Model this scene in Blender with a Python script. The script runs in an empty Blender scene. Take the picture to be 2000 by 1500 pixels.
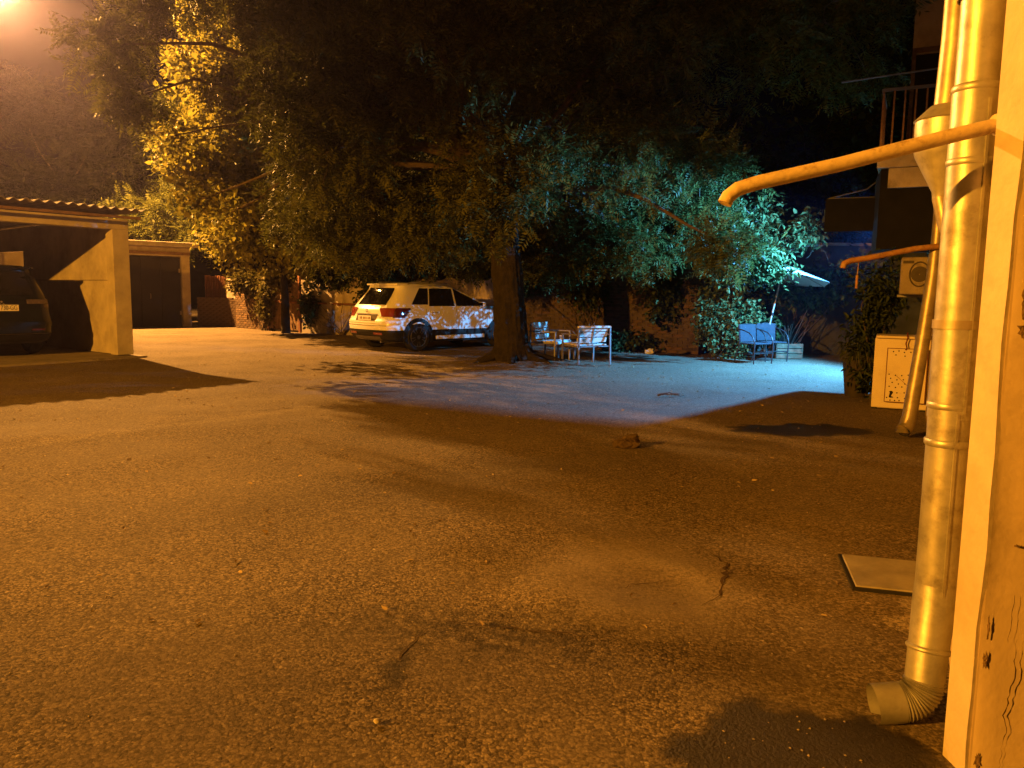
import bpy, bmesh, math, random
import numpy as np
from mathutils import Vector, Matrix, noise as mnoise
R = math.radians
rnd = random.Random(7)
rng = np.random.default_rng(11)
S = bpy.context.scene
C = S.collection

# ------------------------------------------------------------------ camera
cam = bpy.data.cameras.new('camera')
cam.sensor_width = 36.0
cam.lens = 36.0 * 1502 / 2000
cam.clip_start = 0.05
cam.clip_end = 400
co = bpy.data.objects.new('camera', cam)
C.objects.link(co)
co.matrix_world = Matrix.Translation((0, 0, 1.38)) @ Matrix.Rotation(R(90 - 6.758), 4, 'X') @ Matrix.Rotation(R(0.8), 4, 'Z')
S.camera = co

# ------------------------------------------------------------------ night sky
w = bpy.data.worlds.new('World'); S.world = w; w.use_nodes = True
wn = w.node_tree.nodes; bg = wn['Background']
sky = wn.new('ShaderNodeTexSky'); sky.sky_type = 'NISHITA'; sky.sun_disc = False
sky.sun_elevation = R(-4); sky.sun_rotation = R(40)
w.node_tree.links.new(sky.outputs[0], bg.inputs[0])
bg.inputs[1].default_value = 0.0004

# ------------------------------------------------------------------ exposure
S.view_settings.view_transform = 'Standard'
S.view_settings.look = 'None'
S.view_settings.gamma = 1.0
S.view_settings.use_curve_mapping = False
S.view_settings.exposure = 3.0
S.render.engine = 'CYCLES'
S.cycles.use_denoising = True
S.cycles.max_bounces = 6
S.cycles.diffuse_bounces = 3
S.cycles.glossy_bounces = 2
S.cycles.transmission_bounces = 4
S.cycles.volume_bounces = 0
S.cycles.sample_clamp_indirect = 3.0
S.cycles.caustics_reflective = False
S.cycles.caustics_refractive = False

# lamps of the yard: position, colour, watts (the fixtures are built further down)
LAMP_A = ((-16.3, 25.4, 10.55), (1.0, 0.44, 0.085), 6700)     # tall sodium lamp behind the sheds
LAMP_B = ((-12.0, -4.0, 5.05), (1.0, 0.375, 0.022), 2750)     # sodium lamp beside the entrance
FLOOD = ((6.94, 14.2, 2.95), (0.09, 0.46, 1.0), 820)        # cold LED floodlight on the facade

# ------------------------------------------------------------------ materials
def mat(name, col, rough=0.8, metal=0.0, var=0.0, vscale=6.0, bump=0.0, bscale=30.0, spec=0.3, coat=0.0,
        emit=None, estr=0.0, dirt=None, dscale=1.5, damt=0.0):
    m = bpy.data.materials.new(name); m.use_nodes = True
    nt = m.node_tree; n = nt.nodes; l = nt.links
    b = n['Principled BSDF']
    b.inputs['Base Color'].default_value = (*col, 1)
    b.inputs['Roughness'].default_value = rough
    b.inputs['Metallic'].default_value = metal
    b.inputs['Specular IOR Level'].default_value = spec
    b.inputs['Coat Weight'].default_value = coat
    if emit:
        b.inputs['Emission Color'].default_value = (*emit, 1); b.inputs['Emission Strength'].default_value = estr
    if var or bump or damt:
        tc = n.new('ShaderNodeTexCoord')
        out = None
        if var:
            t = n.new('ShaderNodeTexNoise'); t.inputs['Scale'].default_value = vscale
            t.inputs['Detail'].default_value = 8; t.inputs['Roughness'].default_value = 0.65
            l.new(tc.outputs['Object'], t.inputs['Vector'])
            mx = n.new('ShaderNodeMix'); mx.data_type = 'RGBA'
            mx.inputs[6].default_value = (*[max(0, c * (1 - var)) for c in col], 1)
            mx.inputs[7].default_value = (*[min(1, c * (1 + var)) for c in col], 1)
            cr = n.new('ShaderNodeMapRange'); cr.inputs[1].default_value = 0.3; cr.inputs[2].default_value = 0.7
            l.new(t.outputs[0], cr.inputs[0]); l.new(cr.outputs[0], mx.inputs[0])
            out = mx.outputs[2]
        if damt:
            t = n.new('ShaderNodeTexNoise'); t.inputs['Scale'].default_value = dscale
            t.inputs['Detail'].default_value = 10; t.inputs['Roughness'].default_value = 0.7
            l.new(tc.outputs['Object'], t.inputs['Vector'])
            cr = n.new('ShaderNodeMapRange'); cr.inputs[1].default_value = 0.52; cr.inputs[2].default_value = 0.66
            cr.inputs[4].default_value = damt
            l.new(t.outputs[0], cr.inputs[0])
            mx = n.new('ShaderNodeMix'); mx.data_type = 'RGBA'
            mx.inputs[6].default_value = (*col, 1)
            if out: l.new(out, mx.inputs[6])
            mx.inputs[7].default_value = (*dirt, 1)
            l.new(cr.outputs[0], mx.inputs[0]); out = mx.outputs[2]
        if out: l.new(out, b.inputs['Base Color'])
        if bump:
            t = n.new('ShaderNodeTexNoise'); t.inputs['Scale'].default_value = bscale
            t.inputs['Detail'].default_value = 6
            l.new(tc.outputs['Object'], t.inputs['Vector'])
            bp = n.new('ShaderNodeBump'); bp.inputs['Strength'].default_value = bump; bp.inputs['Distance'].default_value = 0.02
            l.new(t.outputs[0], bp.inputs['Height']); l.new(bp.outputs[0], b.inputs['Normal'])
    return m

def leaf_mat(name, c0, c1, rough=0.45, trans=0.35):
    m = bpy.data.materials.new(name); m.use_nodes = True
    nt = m.node_tree; n = nt.nodes; l = nt.links
    b = n['Principled BSDF']; out = n['Material Output']
    g = n.new('ShaderNodeNewGeometry')
    mx = n.new('ShaderNodeMix'); mx.data_type = 'RGBA'
    mx.inputs[6].default_value = (*c0, 1); mx.inputs[7].default_value = (*c1, 1)
    l.new(g.outputs['Random Per Island'], mx.inputs[0])
    l.new(mx.outputs[2], b.inputs['Base Color'])
    b.inputs['Roughness'].default_value = rough + 0.1
    b.inputs['Specular IOR Level'].default_value = 0.16
    t = n.new('ShaderNodeBsdfTranslucent'); l.new(mx.outputs[2], t.inputs['Color'])
    ms = n.new('ShaderNodeMixShader'); ms.inputs[0].default_value = trans
    l.new(b.outputs[0], ms.inputs[1]); l.new(t.outputs[0], ms.inputs[2]); l.new(ms.outputs[0], out.inputs['Surface'])
    return m

M = {}
M['concrete'] = mat('concrete', (0.40, 0.36, 0.30), 0.9, var=0.25, vscale=2.2, bump=0.35, bscale=14, dirt=(0.16, 0.13, 0.10), dscale=1.3, damt=0.45)
M['slab'] = mat('slab_concrete', (0.24, 0.21, 0.18), 0.95, var=0.35, vscale=3, bump=0.6, bscale=22, dirt=(0.10, 0.085, 0.07), damt=0.7)
M['plaster'] = mat('plaster', (0.36, 0.31, 0.25), 0.95, var=0.3, vscale=2.0, bump=0.4, bscale=12, dirt=(0.12, 0.10, 0.08), dscale=1.1, damt=0.8)
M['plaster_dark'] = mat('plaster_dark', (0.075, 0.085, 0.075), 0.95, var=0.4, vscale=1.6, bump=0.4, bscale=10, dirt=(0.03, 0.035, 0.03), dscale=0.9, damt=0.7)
M['facade'] = mat('facade_plaster', (0.46, 0.36, 0.24), 0.93, var=0.12, vscale=2.1, bump=0.10, bscale=40, dirt=(0.20, 0.145, 0.09), dscale=3.2, damt=0.34)
M['peel'] = mat('bare_render', (0.17, 0.11, 0.06), 0.97, var=0.5, vscale=30, bump=0.5, bscale=80)
M['trim'] = mat('trim_paint', (0.46, 0.39, 0.29), 0.75, var=0.10, vscale=9, bump=0.15, bscale=40, dirt=(0.30, 0.24, 0.16), dscale=7, damt=0.30)
M['brick'] = mat('brick_clay', (0.135, 0.085, 0.05), 0.95, var=0.45, vscale=5, bump=0.5, bscale=40)
M['brick2'] = mat('brick_shaded', (0.088, 0.058, 0.038), 0.95, var=0.5, vscale=4, bump=0.5, bscale=40)  # shade over the yard wall is put into this darker brick colour
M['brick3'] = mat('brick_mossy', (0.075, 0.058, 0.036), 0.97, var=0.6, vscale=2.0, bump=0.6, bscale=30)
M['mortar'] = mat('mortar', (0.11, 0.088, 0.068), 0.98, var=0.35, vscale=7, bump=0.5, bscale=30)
M['wood'] = mat('weathered_wood', (0.16, 0.10, 0.06), 0.85, var=0.4, vscale=8, bump=0.4, bscale=25)
M['rust'] = mat('rusty_sheet', (0.19, 0.085, 0.05), 0.8, metal=0.2, var=0.5, vscale=3, bump=0.3, bscale=18)
M['roof'] = mat('fibre_cement', (0.17, 0.15, 0.14), 0.9, var=0.35, vscale=4, bump=0.3, bscale=30)
M['dark_door'] = mat('dark_door_paint', (0.014, 0.012, 0.010), 0.7, var=0.4, vscale=2, bump=0.15, bscale=12)
M['blocker'] = mat('blocker_black', (0.006, 0.0055, 0.005), 0.95, var=0.4, vscale=6)  # near black, so the surfaces that block the floodlight hardly show
M['dark_void'] = mat('dark_interior', (0.02, 0.018, 0.016), 0.95)
M['galv'] = mat('galvanised_zinc', (0.40, 0.385, 0.35), 0.44, metal=0.62, var=0.32, vscale=7, bump=0.22, bscale=7, dirt=(0.17, 0.14, 0.10), dscale=5, damt=0.75)
M['galv_old'] = mat('galvanised_dull', (0.34, 0.29, 0.22), 0.45, metal=0.6, var=0.3, vscale=6, bump=0.1, bscale=12, dirt=(0.16, 0.12, 0.08), dscale=5, damt=0.5)
M['bar'] = mat('painted_pipe', (0.60, 0.47, 0.28), 0.6, var=0.2, vscale=22, bump=0.15, bscale=60, dirt=(0.20, 0.10, 0.04), dscale=16, damt=0.7)
M['bar_rust'] = mat('rusty_pipe', (0.30, 0.16, 0.08), 0.7, var=0.4, vscale=18, bump=0.2, bscale=50, dirt=(0.42, 0.33, 0.2), dscale=12, damt=0.6)
M['cable'] = mat('pale_cable', (0.62, 0.52, 0.47), 0.6)
M['cable_dark'] = mat('dark_cable', (0.03, 0.02, 0.02), 0.6)
M['crack'] = mat('crack_shadow', (0.05, 0.028, 0.012), 1.0)
M['bark'] = mat('bark', (0.020, 0.0155, 0.011), 0.95, var=0.45, vscale=9, bump=0.9, bscale=26)
M['twig'] = mat('twig_bark', (0.10, 0.075, 0.055), 0.9, var=0.3, vscale=9)
M['steel'] = mat('painted_steel', (0.20, 0.20, 0.21), 0.5, metal=0.3)
M['slat'] = mat('slat_paint', (0.62, 0.60, 0.57), 0.55, var=0.15, vscale=7, bump=0.1, bscale=30)
M['black'] = mat('black_plastic', (0.014, 0.014, 0.014), 0.55)
M['tyre'] = mat('tyre_rubber', (0.016, 0.015, 0.015), 0.85, bump=0.2, bscale=40)
M['rim'] = mat('alloy_rim', (0.18, 0.17, 0.17), 0.4, metal=0.8)
M['white_paint'] = mat('white_car_paint', (0.74, 0.73, 0.72), 0.28, coat=0.5, spec=0.4, var=0.03, vscale=3)
M['dark_paint'] = mat('dark_car_paint', (0.005, 0.007, 0.006), 0.25, coat=0.25, spec=0.3)
M['glass'] = mat('tinted_glass', (0.010, 0.010, 0.011), 0.06, spec=0.6)
M['red_lens'] = mat('red_lens', (0.20, 0.035, 0.022), 0.15, coat=0.6, spec=0.6)
M['dark_lens'] = mat('dark_red_lens', (0.07, 0.012, 0.010), 0.12, coat=0.6, spec=0.6)
M['clear_lens'] = mat('clear_lens', (0.45, 0.42, 0.44), 0.18, metal=0.5, bump=0.6, bscale=26, spec=0.7)
M['clear_lens2'] = mat('smoked_lens', (0.16, 0.13, 0.15), 0.2, metal=0.5, bump=0.9, bscale=40, spec=0.7, var=0.5, vscale=30)
M['chrome'] = mat('chrome', (0.75, 0.75, 0.75), 0.12, metal=1.0)
M['plate'] = mat('plate_white', (0.78, 0.77, 0.80), 0.5)
M['plate_ink'] = mat('plate_ink', (0.03, 0.03, 0.08), 0.6)
M['white_box'] = mat('cream_enamel', (0.66, 0.58, 0.44), 0.45, var=0.06, vscale=3, dirt=(0.42, 0.33, 0.22), dscale=4, damt=0.3)
M['red_line'] = mat('dark_red_line', (0.12, 0.02, 0.01), 0.7)
M['ink'] = mat('black_print', (0.01, 0.006, 0.006), 0.8)
M['parasol'] = mat('parasol_cloth', (0.72, 0.74, 0.74), 0.85)
M['dsteel'] = mat('dark_steel_tube', (0.035, 0.035, 0.04), 0.45, metal=0.3)
M['bluecloth'] = mat('chair_textile', (0.028, 0.036, 0.050), 0.85, var=0.2, vscale=12)
M['pot'] = mat('dark_pot', (0.035, 0.028, 0.022), 0.8, var=0.3, vscale=6)
M['white_plastic'] = mat('white_plastic', (0.66, 0.64, 0.60), 0.5, var=0.08, vscale=3, dirt=(0.28, 0.24, 0.18), dscale=4, damt=0.5)
M['ac_case'] = mat('dusty_enamel', (0.24, 0.20, 0.15), 0.7, var=0.2, vscale=5, dirt=(0.10, 0.08, 0.06), dscale=4, damt=0.8)
M['ac_dark'] = mat('ac_grille', (0.05, 0.04, 0.035), 0.6)
M['hatch'] = mat('zinc_hatch', (0.33, 0.30, 0.25), 0.55, metal=0.25, var=0.3, vscale=5, bump=0.1, bscale=30)
M['bulb_warm'] = mat('sodium_bulb', (1, 0.7, 0.4), 0.4, emit=(1.0, 0.62, 0.30), estr=60)
M['bulb_cold'] = mat('led_panel', (0.8, 0.9, 1), 0.4, emit=(0.45, 0.7, 1.0), estr=1.0)
M['stone'] = mat('pale_stone', (0.42, 0.37, 0.30), 0.9, var=0.3, vscale=20)
M['grit'] = mat('grit', (0.24, 0.20, 0.15), 0.9, var=0.5, vscale=90)
M['dry_leaf'] = leaf_mat('dry_leaf', (0.22, 0.15, 0.07), (0.46, 0.36, 0.20), 0.7, 0.15)
M['dead'] = mat('dead_fronds', (0.075, 0.05, 0.028), 0.95, var=0.5, vscale=30, bump=0.6, bscale=60)
M['leaf_ash'] = leaf_mat('leaf_pinnate', (0.048, 0.056, 0.012), (0.115, 0.12, 0.027))
M['leaf_maple'] = leaf_mat('leaf_broad', (0.11, 0.115, 0.018), (0.28, 0.25, 0.045), 0.45, 0.5)
M['leaf_maple2'] = leaf_mat('leaf_ivy', (0.05, 0.05, 0.012), (0.13, 0.11, 0.025))
M['leaf_dark'] = leaf_mat('leaf_dark', (0.028, 0.042, 0.012), (0.06, 0.08, 0.022))
M['leaf_shrub'] = leaf_mat('leaf_shrub', (0.06, 0.09, 0.03), (0.16, 0.20, 0.075), 0.35)
M['leaf_far'] = leaf_mat('leaf_far', (0.012, 0.014, 0.006), (0.03, 0.03, 0.012))
M['grass'] = leaf_mat('leaf_strap', (0.06, 0.07, 0.03), (0.15, 0.15, 0.08), 0.5, 0.2)

# ------------------------------------------------------------------ mesh helpers
class MB:
    def __init__(s): s.v = []; s.f = []
    def add(s, v, f):
        o = len(s.v); s.v += [tuple(p) for p in v]; s.f += [tuple(i + o for i in q) for q in f]; return s
    def box(s, c, d, rz=0, chamfer=0.0, rx=0, ry=0):
        bm = bmesh.new(); bmesh.ops.create_cube(bm, size=1)
        for p in bm.verts: p.co = Vector((p.co.x * d[0], p.co.y * d[1], p.co.z * d[2]))
        if chamfer: bmesh.ops.bevel(bm, geom=bm.edges[:], offset=chamfer, segments=1, affect='EDGES')
        m = Matrix.Translation(c) @ Matrix.Rotation(rz, 4, 'Z') @ Matrix.Rotation(ry, 4, 'Y') @ Matrix.Rotation(rx, 4, 'X')
        bm.verts.index_update()
        s.add([m @ p.co for p in bm.verts], [[q.index for q in f.verts] for f in bm.faces]); bm.free(); return s
    def beam(s, a, b, wd, ht, up=(0, 0, 1), chamfer=0.0):
        a = Vector(a); b = Vector(b); d = (b - a); L = d.length; d.normalize()
        u = Vector(up); u = (u - d * u.dot(d))
        if u.length < 1e-4: u = Vector((1, 0, 0)) - d * d.x
        u.normalize(); sd = d.cross(u)
        bm = bmesh.new(); bmesh.ops.create_cube(bm, size=1)
        for p in bm.verts: p.co = Vector((p.co.x * L, p.co.y * wd, p.co.z * ht))
        if chamfer: bmesh.ops.bevel(bm, geom=bm.edges[:], offset=chamfer, segments=1, affect='EDGES')
        bm.verts.index_update(); c = (a + b) / 2
        s.add([c + d * p.co.x + sd * p.co.y + u * p.co.z for p in bm.verts], [[q.index for q in f.verts] for f in bm.faces]); bm.free(); return s
    def tube(s, pts, r, n=10, cap=True):
        pts = [Vector(p) for p in pts]; k = len(pts)
        rr = r if isinstance(r, (list, tuple)) else [r] * k
        ring = []; ref = None
        for i, p in enumerate(pts):
            t = (pts[min(i + 1, k - 1)] - pts[max(i - 1, 0)])
            if t.length < 1e-9: t = Vector((0, 0, 1))
            t.normalize()
            if ref is None:
                ref = Vector((0, 0, 1)) if abs(t.z) < 0.9 else Vector((1, 0, 0))
            u = ref - t * ref.dot(t)
            if u.length < 1e-5: u = Vector((0, 1, 0)) - t * t.y
            u.normalize(); ref = u; q = t.cross(u)
            ring.append([p + (u * math.cos(2 * math.pi * j / n) + q * math.sin(2 * math.pi * j / n)) * rr[i] for j in range(n)])
        v = [p for g in ring for p in g]; f = []
        for i in range(k - 1):
            for j in range(n):
                f.append((i * n + j, i * n + (j + 1) % n, (i + 1) * n + (j + 1) % n, (i + 1) * n + j))
        if cap:
            f.append(tuple(range(n - 1, -1, -1))); f.append(tuple((k - 1) * n + j for j in range(n)))
        return s.add(v, f)
    def lathe(s, prof, c=(0, 0, 0), n=20, axis='Z', m=None):
        v = []; f = []
        for (r, z) in prof:
            for j in range(n):
                a = 2 * math.pi * j / n
                p = Vector((r * math.cos(a), r * math.sin(a), z))
                if axis == 'Y': p = Vector((p.x, p.z, p.y))
                if m: p = m @ p
                v.append(Vector(c) + p)
        for i in range(len(prof) - 1):
            for j in range(n):
                f.append((i * n + j, i * n + (j + 1) % n, (i + 1) * n + (j + 1) % n, (i + 1) * n + j))
        return s.add(v, f)
    def prism(s, poly, z0, z1):
        n = len(poly)
        v = [(x, y, z0) for x, y in poly] + [(x, y, z1) for x, y in poly]
        f = [tuple(range(n - 1, -1, -1)), tuple(range(n, 2 * n))] + [(i, (i + 1) % n, n + (i + 1) % n, n + i) for i in range(n)]
        return s.add(v, f)
    def sheet(s, pts, nrm, t):
        n = len(pts); d = Vector(nrm) * t
        v = [Vector(p) for p in pts] + [Vector(p) + d for p in pts]
        return s.add(v, [tuple(range(n - 1, -1, -1)), tuple(range(n, 2 * n))] + [(i, (i + 1) % n, n + (i + 1) % n, n + i) for i in range(n)])
    def mesh(s, name, smooth=False, angle=40):
        me = bpy.data.meshes.new(name); me.from_pydata(s.v, [], s.f)
        bm = bmesh.new(); bm.from_mesh(me); bmesh.ops.recalc_face_normals(bm, faces=bm.faces[:])
        if smooth:
            for f in bm.faces: f.smooth = True
            ca = math.cos(R(angle))
            for e in bm.edges:
                if len(e.link_faces) == 2 and e.link_faces[0].normal.dot(e.link_faces[1].normal) < ca: e.smooth = False
        bm.to_mesh(me); bm.free(); return me

def obj(name, me, m, parent=None):
    if isinstance(me, MB): me = me.mesh(name)
    o = bpy.data.objects.new(name, me); C.objects.link(o)
    if m is not None and not me.materials: me.materials.append(m)
    if parent: o.parent = parent
    return o
def tag(o, label, cat, group=None):
    o['label'] = label; o['category'] = cat
    if group: o['group'] = group
    return o
def thing(name, label, cat, loc=(0, 0, 0), rz=0, group=None):
    o = bpy.data.objects.new(name, None); C.objects.link(o)
    o.empty_display_size = 0.2
    o.location = loc; o.rotation_euler = (0, 0, rz)
    return tag(o, label, cat, group)
def part(root, name, mb, m, smooth=False, label=None, kind=None, angle=40):
    o = obj(name, mb.mesh(name, smooth, angle) if isinstance(mb, MB) else mb, m, root)
    if label: o['label'] = label
    if kind: o['kind'] = kind
    return o
def struct(o): o['kind'] = 'structure'; return o
def text_mesh(body, size, depth=0.001):
    cu = bpy.data.curves.new('lettering', 'FONT'); cu.body = body; cu.size = size; cu.extrude = depth
    cu.align_x = 'RIGHT'; cu.align_y = 'CENTER'
    o = bpy.data.objects.new('lettering', cu); C.objects.link(o)
    dg = bpy.context.evaluated_depsgraph_get()
    me = bpy.data.meshes.new_from_object(o.evaluated_get(dg))
    bpy.data.objects.remove(o); bpy.data.curves.remove(cu)
    return me

# ------------------------------------------------------------------ foliage helpers (numpy)
def mesh_np(name, V, Q):
    me = bpy.data.meshes.new(name)
    nv, nq, k = len(V), len(Q), Q.shape[1]
    me.vertices.add(nv); me.vertices.foreach_set('co', V.astype(np.float32).ravel())
    me.loops.add(nq * k); me.loops.foreach_set('vertex_index', Q.astype(np.int32).ravel())
    me.polygons.add(nq); me.polygons.foreach_set('loop_start', np.arange(nq, dtype=np.int32) * k)
    me.polygons.foreach_set('loop_total', np.full(nq, k, dtype=np.int32))
    me.update(calc_edges=True); return me
def nrm(a): return a / np.maximum(np.linalg.norm(a, axis=-1, keepdims=True), 1e-9)
def rosettes(clumps, per, spread=0.1, shell=2.2):
    """leaf bases and directions: every clump (x,y,z,rx,ry,rz,count) gets count twig ends with `per` leaves each"""
    B = []; D = []; T = []
    for (x, y, z, rx, ry, rz, n) in clumps:
        u = nrm(rng.normal(size=(n, 3))); r = rng.random((n, 1)) ** (1 / shell)
        wob = 1 + 0.22 * np.sin(u[:, :1] * 5 + x) * np.cos(u[:, 1:2] * 4 + y) + 0.15 * rng.normal(size=(n, 1))
        c = np.array([x, y, z]) + u * r * wob * np.array([rx, ry, rz])
        T.append(np.concatenate([c, np.repeat([[x, y, z]], n, 0)], 1))
        d0 = nrm(u * 0.8 + rng.normal(size=(n, 3)) * 0.4 + np.array([0, 0, -0.15]))
        cb = np.repeat(c, per, 0) + rng.normal(size=(n * per, 3)) * spread
        dd = nrm(np.repeat(d0, per, 0) * 0.7 + rng.normal(size=(n * per, 3)) * 0.75 + np.array([0, 0, -0.2]))
        B.append(cb); D.append(dd)
    return np.concatenate(B), np.concatenate(D), np.concatenate(T)
def frames(D):
    n = len(D)
    up = np.array([0, 0, 1.0]) + rng.normal(size=(n, 3)) * 0.45
    s = nrm(np.cross(D, up)); return s, nrm(np.cross(s, D))
def pinnate(B, D, L0=0.30, L1=0.48, pairs=6, name='crown', wid=0.30):
    n = len(B); s, u = frames(D); L = (L0 + (L1 - L0) * rng.random(n))[:, None]
    V = []
    ks = [(i, sg) for i in range(pairs) for sg in (-1, 1)] + [(pairs, 0)]
    for (i, sg) in ks:
        a = 0.22 + 0.75 * i / pairs
        base = B + D * L * a - u * L * (0.22 * a * a)
        lf = L * 0.30 * (1.0 - 0.35 * abs(a - 0.5)) * (0.85 + 0.3 * rng.random((n, 1)))
        d = D.copy() if sg == 0 else nrm(s * sg + D * 0.42 - u * (0.12 + 0.3 * rng.random((n, 1))))
        sd = s if sg == 0 else nrm(np.cross(u + 0.25 * rng.normal(size=(n, 3)), d))
        mid = base + d * lf * 0.45
        V += [base, mid + sd * lf * wid * 0.5, base + d * lf, mid - sd * lf * wid * 0.5]
    V = np.stack(V, 1).reshape(-1, 3)
    return mesh_np(name, V, np.arange(len(V)).reshape(-1, 4))
def broad(B, D, L0=0.09, L1=0.17, name='crown', wid=0.85, fold=0.12):
    n = len(B); s, u = frames(D); L = (L0 + (L1 - L0) * rng.random(n))[:, None]
    W = L * wid * 0.5
    p = [B, B + D * L * 0.22 + s * W * 0.95 + u * L * fold, B + D * L * 0.62 + s * W * 0.72 + u * L * fold, B + D * L - u * L * 0.15,
         B + D * L * 0.62 - s * W * 0.72 + u * L * fold, B + D * L * 0.22 - s * W * 0.95 + u * L * fold]
    V = np.stack(p, 1).reshape(-1, 3); k = np.arange(n)[:, None] * 6
    Q = np.concatenate([k + np.array([0, 1, 2, 3]), k + np.array([0, 3, 4, 5])], 0)
    return mesh_np(name, V, Q)
def limb(mb, a, b, r0, r1, sag=0.1, n=6, seg=5, wob=0.06):
    a = Vector(a); b = Vector(b); L = (b - a).length; pts = []; rr = []
    for i in range(seg + 1):
        t = i / seg; p = a.lerp(b, t); k = math.sin(t * math.pi)
        p += Vector((rnd.uniform(-1, 1), rnd.uniform(-1, 1), rnd.uniform(-.5, 1))) * L * wob * k + Vector((0, 0, L * sag * k))
        pts.append(p); rr.append(r0 + (r1 - r0) * t ** 0.8)
    mb.tube(pts, rr, n)
def bark_trunk(pts, rr, n=72, m=70):
    v = []; f = []; k = len(pts) - 1
    for i in range(m + 1):
        u = i / m * k; j = min(int(u), k - 1); t = u - j
        p = pts[j].lerp(pts[j + 1], t); r_ = rr[j] + (rr[j + 1] - rr[j]) * t
        for q in range(n):
            a = 2 * math.pi * q / n
            flare = 1 + 0.16 * math.exp(-i / m * 14) * math.sin(a * 5 + 0.7)
            h = mnoise.noise(Vector((math.cos(a) * 5.5, math.sin(a) * 5.5, p.z * 1.3))) * 0.05 + abs(mnoise.noise(Vector((math.cos(a) * 11, math.sin(a) * 11, p.z * 2.6 + 9)))) * 0.055
            R_ = r_ * flare + h * r_ * 2.4 - 0.03
            v.append(p + Vector((math.cos(a) * R_, math.sin(a) * R_, 0)))
    for i in range(m):
        for q in range(n): f.append((i * n + q, i * n + (q + 1) % n, (i + 1) * n + (q + 1) % n, (i + 1) * n + q))
    return MB().add(v, f)
def tree(name, label, base, trunk_pts, trunk_r, clumps, leafmat, kind, per=9, fork=None, twigs=60, group=None, lkw=None, spread=0.1):
    """clumps in world coordinates; the parts are stored relative to the base"""
    root = thing(name, label, 'tree', base, 0, group); off = Vector(base)
    t = MB(); t.tube([Vector(p) - off for p in trunk_pts], trunk_r, 14)
    if trunk_r[0] > 0.4: t = bark_trunk([Vector(p) - off for p in trunk_pts], trunk_r)
    B, D, T = rosettes(clumps, per, spread)
    part(root, 'trunk', t, M['bark'], True, angle=80)
    br = MB(); fk = Vector(fork or trunk_pts[-1]) - off
    for cl in clumps:
        limb(br, fk, Vector(cl[:3]) - off, max(0.03, trunk_r[-1] * 0.45), 0.018, 0.10, 7, 6)
    idx = rng.choice(len(T), min(twigs, len(T)), replace=False)
    for i in idx:
        a = Vector(T[i, 3:]) - off; b = Vector(T[i, :3]) - off
        limb(br, a.lerp(b, 0.0), b, 0.018, 0.005, 0.08, 4, 3)
    part(root, 'branches', br, M['twig'], True)
    o = np.array(base)
    me = (pinnate if kind == 'pinnate' else broad)(B - o, D, **(lkw or {}))
    part(root, 'crown', me, leafmat)
    return root

# ================================================================== THE SETTING
# ------------------------------------------------------------------ ground
def axis_pts(lo, hi, dl, dh, fine, coarse):
    p = [lo]; x = lo
    while x < hi:
        st = fine if dl <= x < dh else coarse
        x += st; p.append(min(x, hi))
    return np.array(p)
gx = axis_pts(-56, 46, -7, 5, 0.07, 1.0); gy = axis_pts(-18, 66, 1.6, 13, 0.07, 1.0)
X, Y = np.meshgrid(gx, gy)
def sn(x, y, f, ph):   # cheap smooth undulation
    return np.sin(x * f + ph) * np.cos(y * f * 0.83 + ph * 1.7) + 0.6 * np.sin((x * 0.6 + y) * f * 1.37 + ph * 2.3)
def bump2(x, y, cx, cy, r): return np.exp(-(((x - cx) ** 2 + (y - cy) ** 2) / (r * r)))
fade = np.clip((Y - 1.0) / 1.0, 0, 1) * np.clip((14 - Y) / 3, 0, 1)
Z = 0.006 * sn(X, Y, 1.1, 0.4) + 0.004 * sn(X, Y, 2.7, 1.9) + 0.0022 * sn(X, Y, 6.1, 0.7)
wx = 0.09 * sn(X, Y, 4.3, 0.2); wy = 0.09 * sn(X, Y, 3.7, 2.2)
rr = np.sqrt((X - 0.62 + wx) ** 2 + ((Y - 3.55 + wy) * 0.8) ** 2); aa = np.arctan2(Y - 3.55, X - 0.62)
Z += (0.016 + 0.008 * np.sin(aa * 2 + 0.6)) * np.exp(-((rr - 0.36) / 0.15) ** 2) - 0.008 * np.exp(-(rr / 0.22) ** 2)
Z += 0.022 * np.exp(-((Y - (8.1 + 0.55 * (X + 2))) / 0.35) ** 2) * np.clip((-1.5 - X) / 1.5, 0, 1)
Z += -0.012 * bump2(X + 0.15 * sn(X, Y, 3.3, 1.1), Y, -0.15, 3.05, 0.35)
Z = Z * fade
Z += 0.10 * bump2(X, Y, 0.1, 14.9, 0.8) + 0.05 * bump2(X, Y, 0.5, 14.6, 1.6)
V = np.stack([X, Y, Z], -1).reshape(-1, 3); nx = len(gx); ny = len(gy)
i0 = (np.arange(ny - 1)[:, None] * nx + np.arange(nx - 1)[None]).ravel()
gme = mesh_np('ground', V, np.stack([i0, i0 + 1, i0 + nx + 1, i0 + nx], 1))
gme.polygons.foreach_set('use_smooth', np.ones(len(gme.polygons), dtype=bool))

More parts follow.
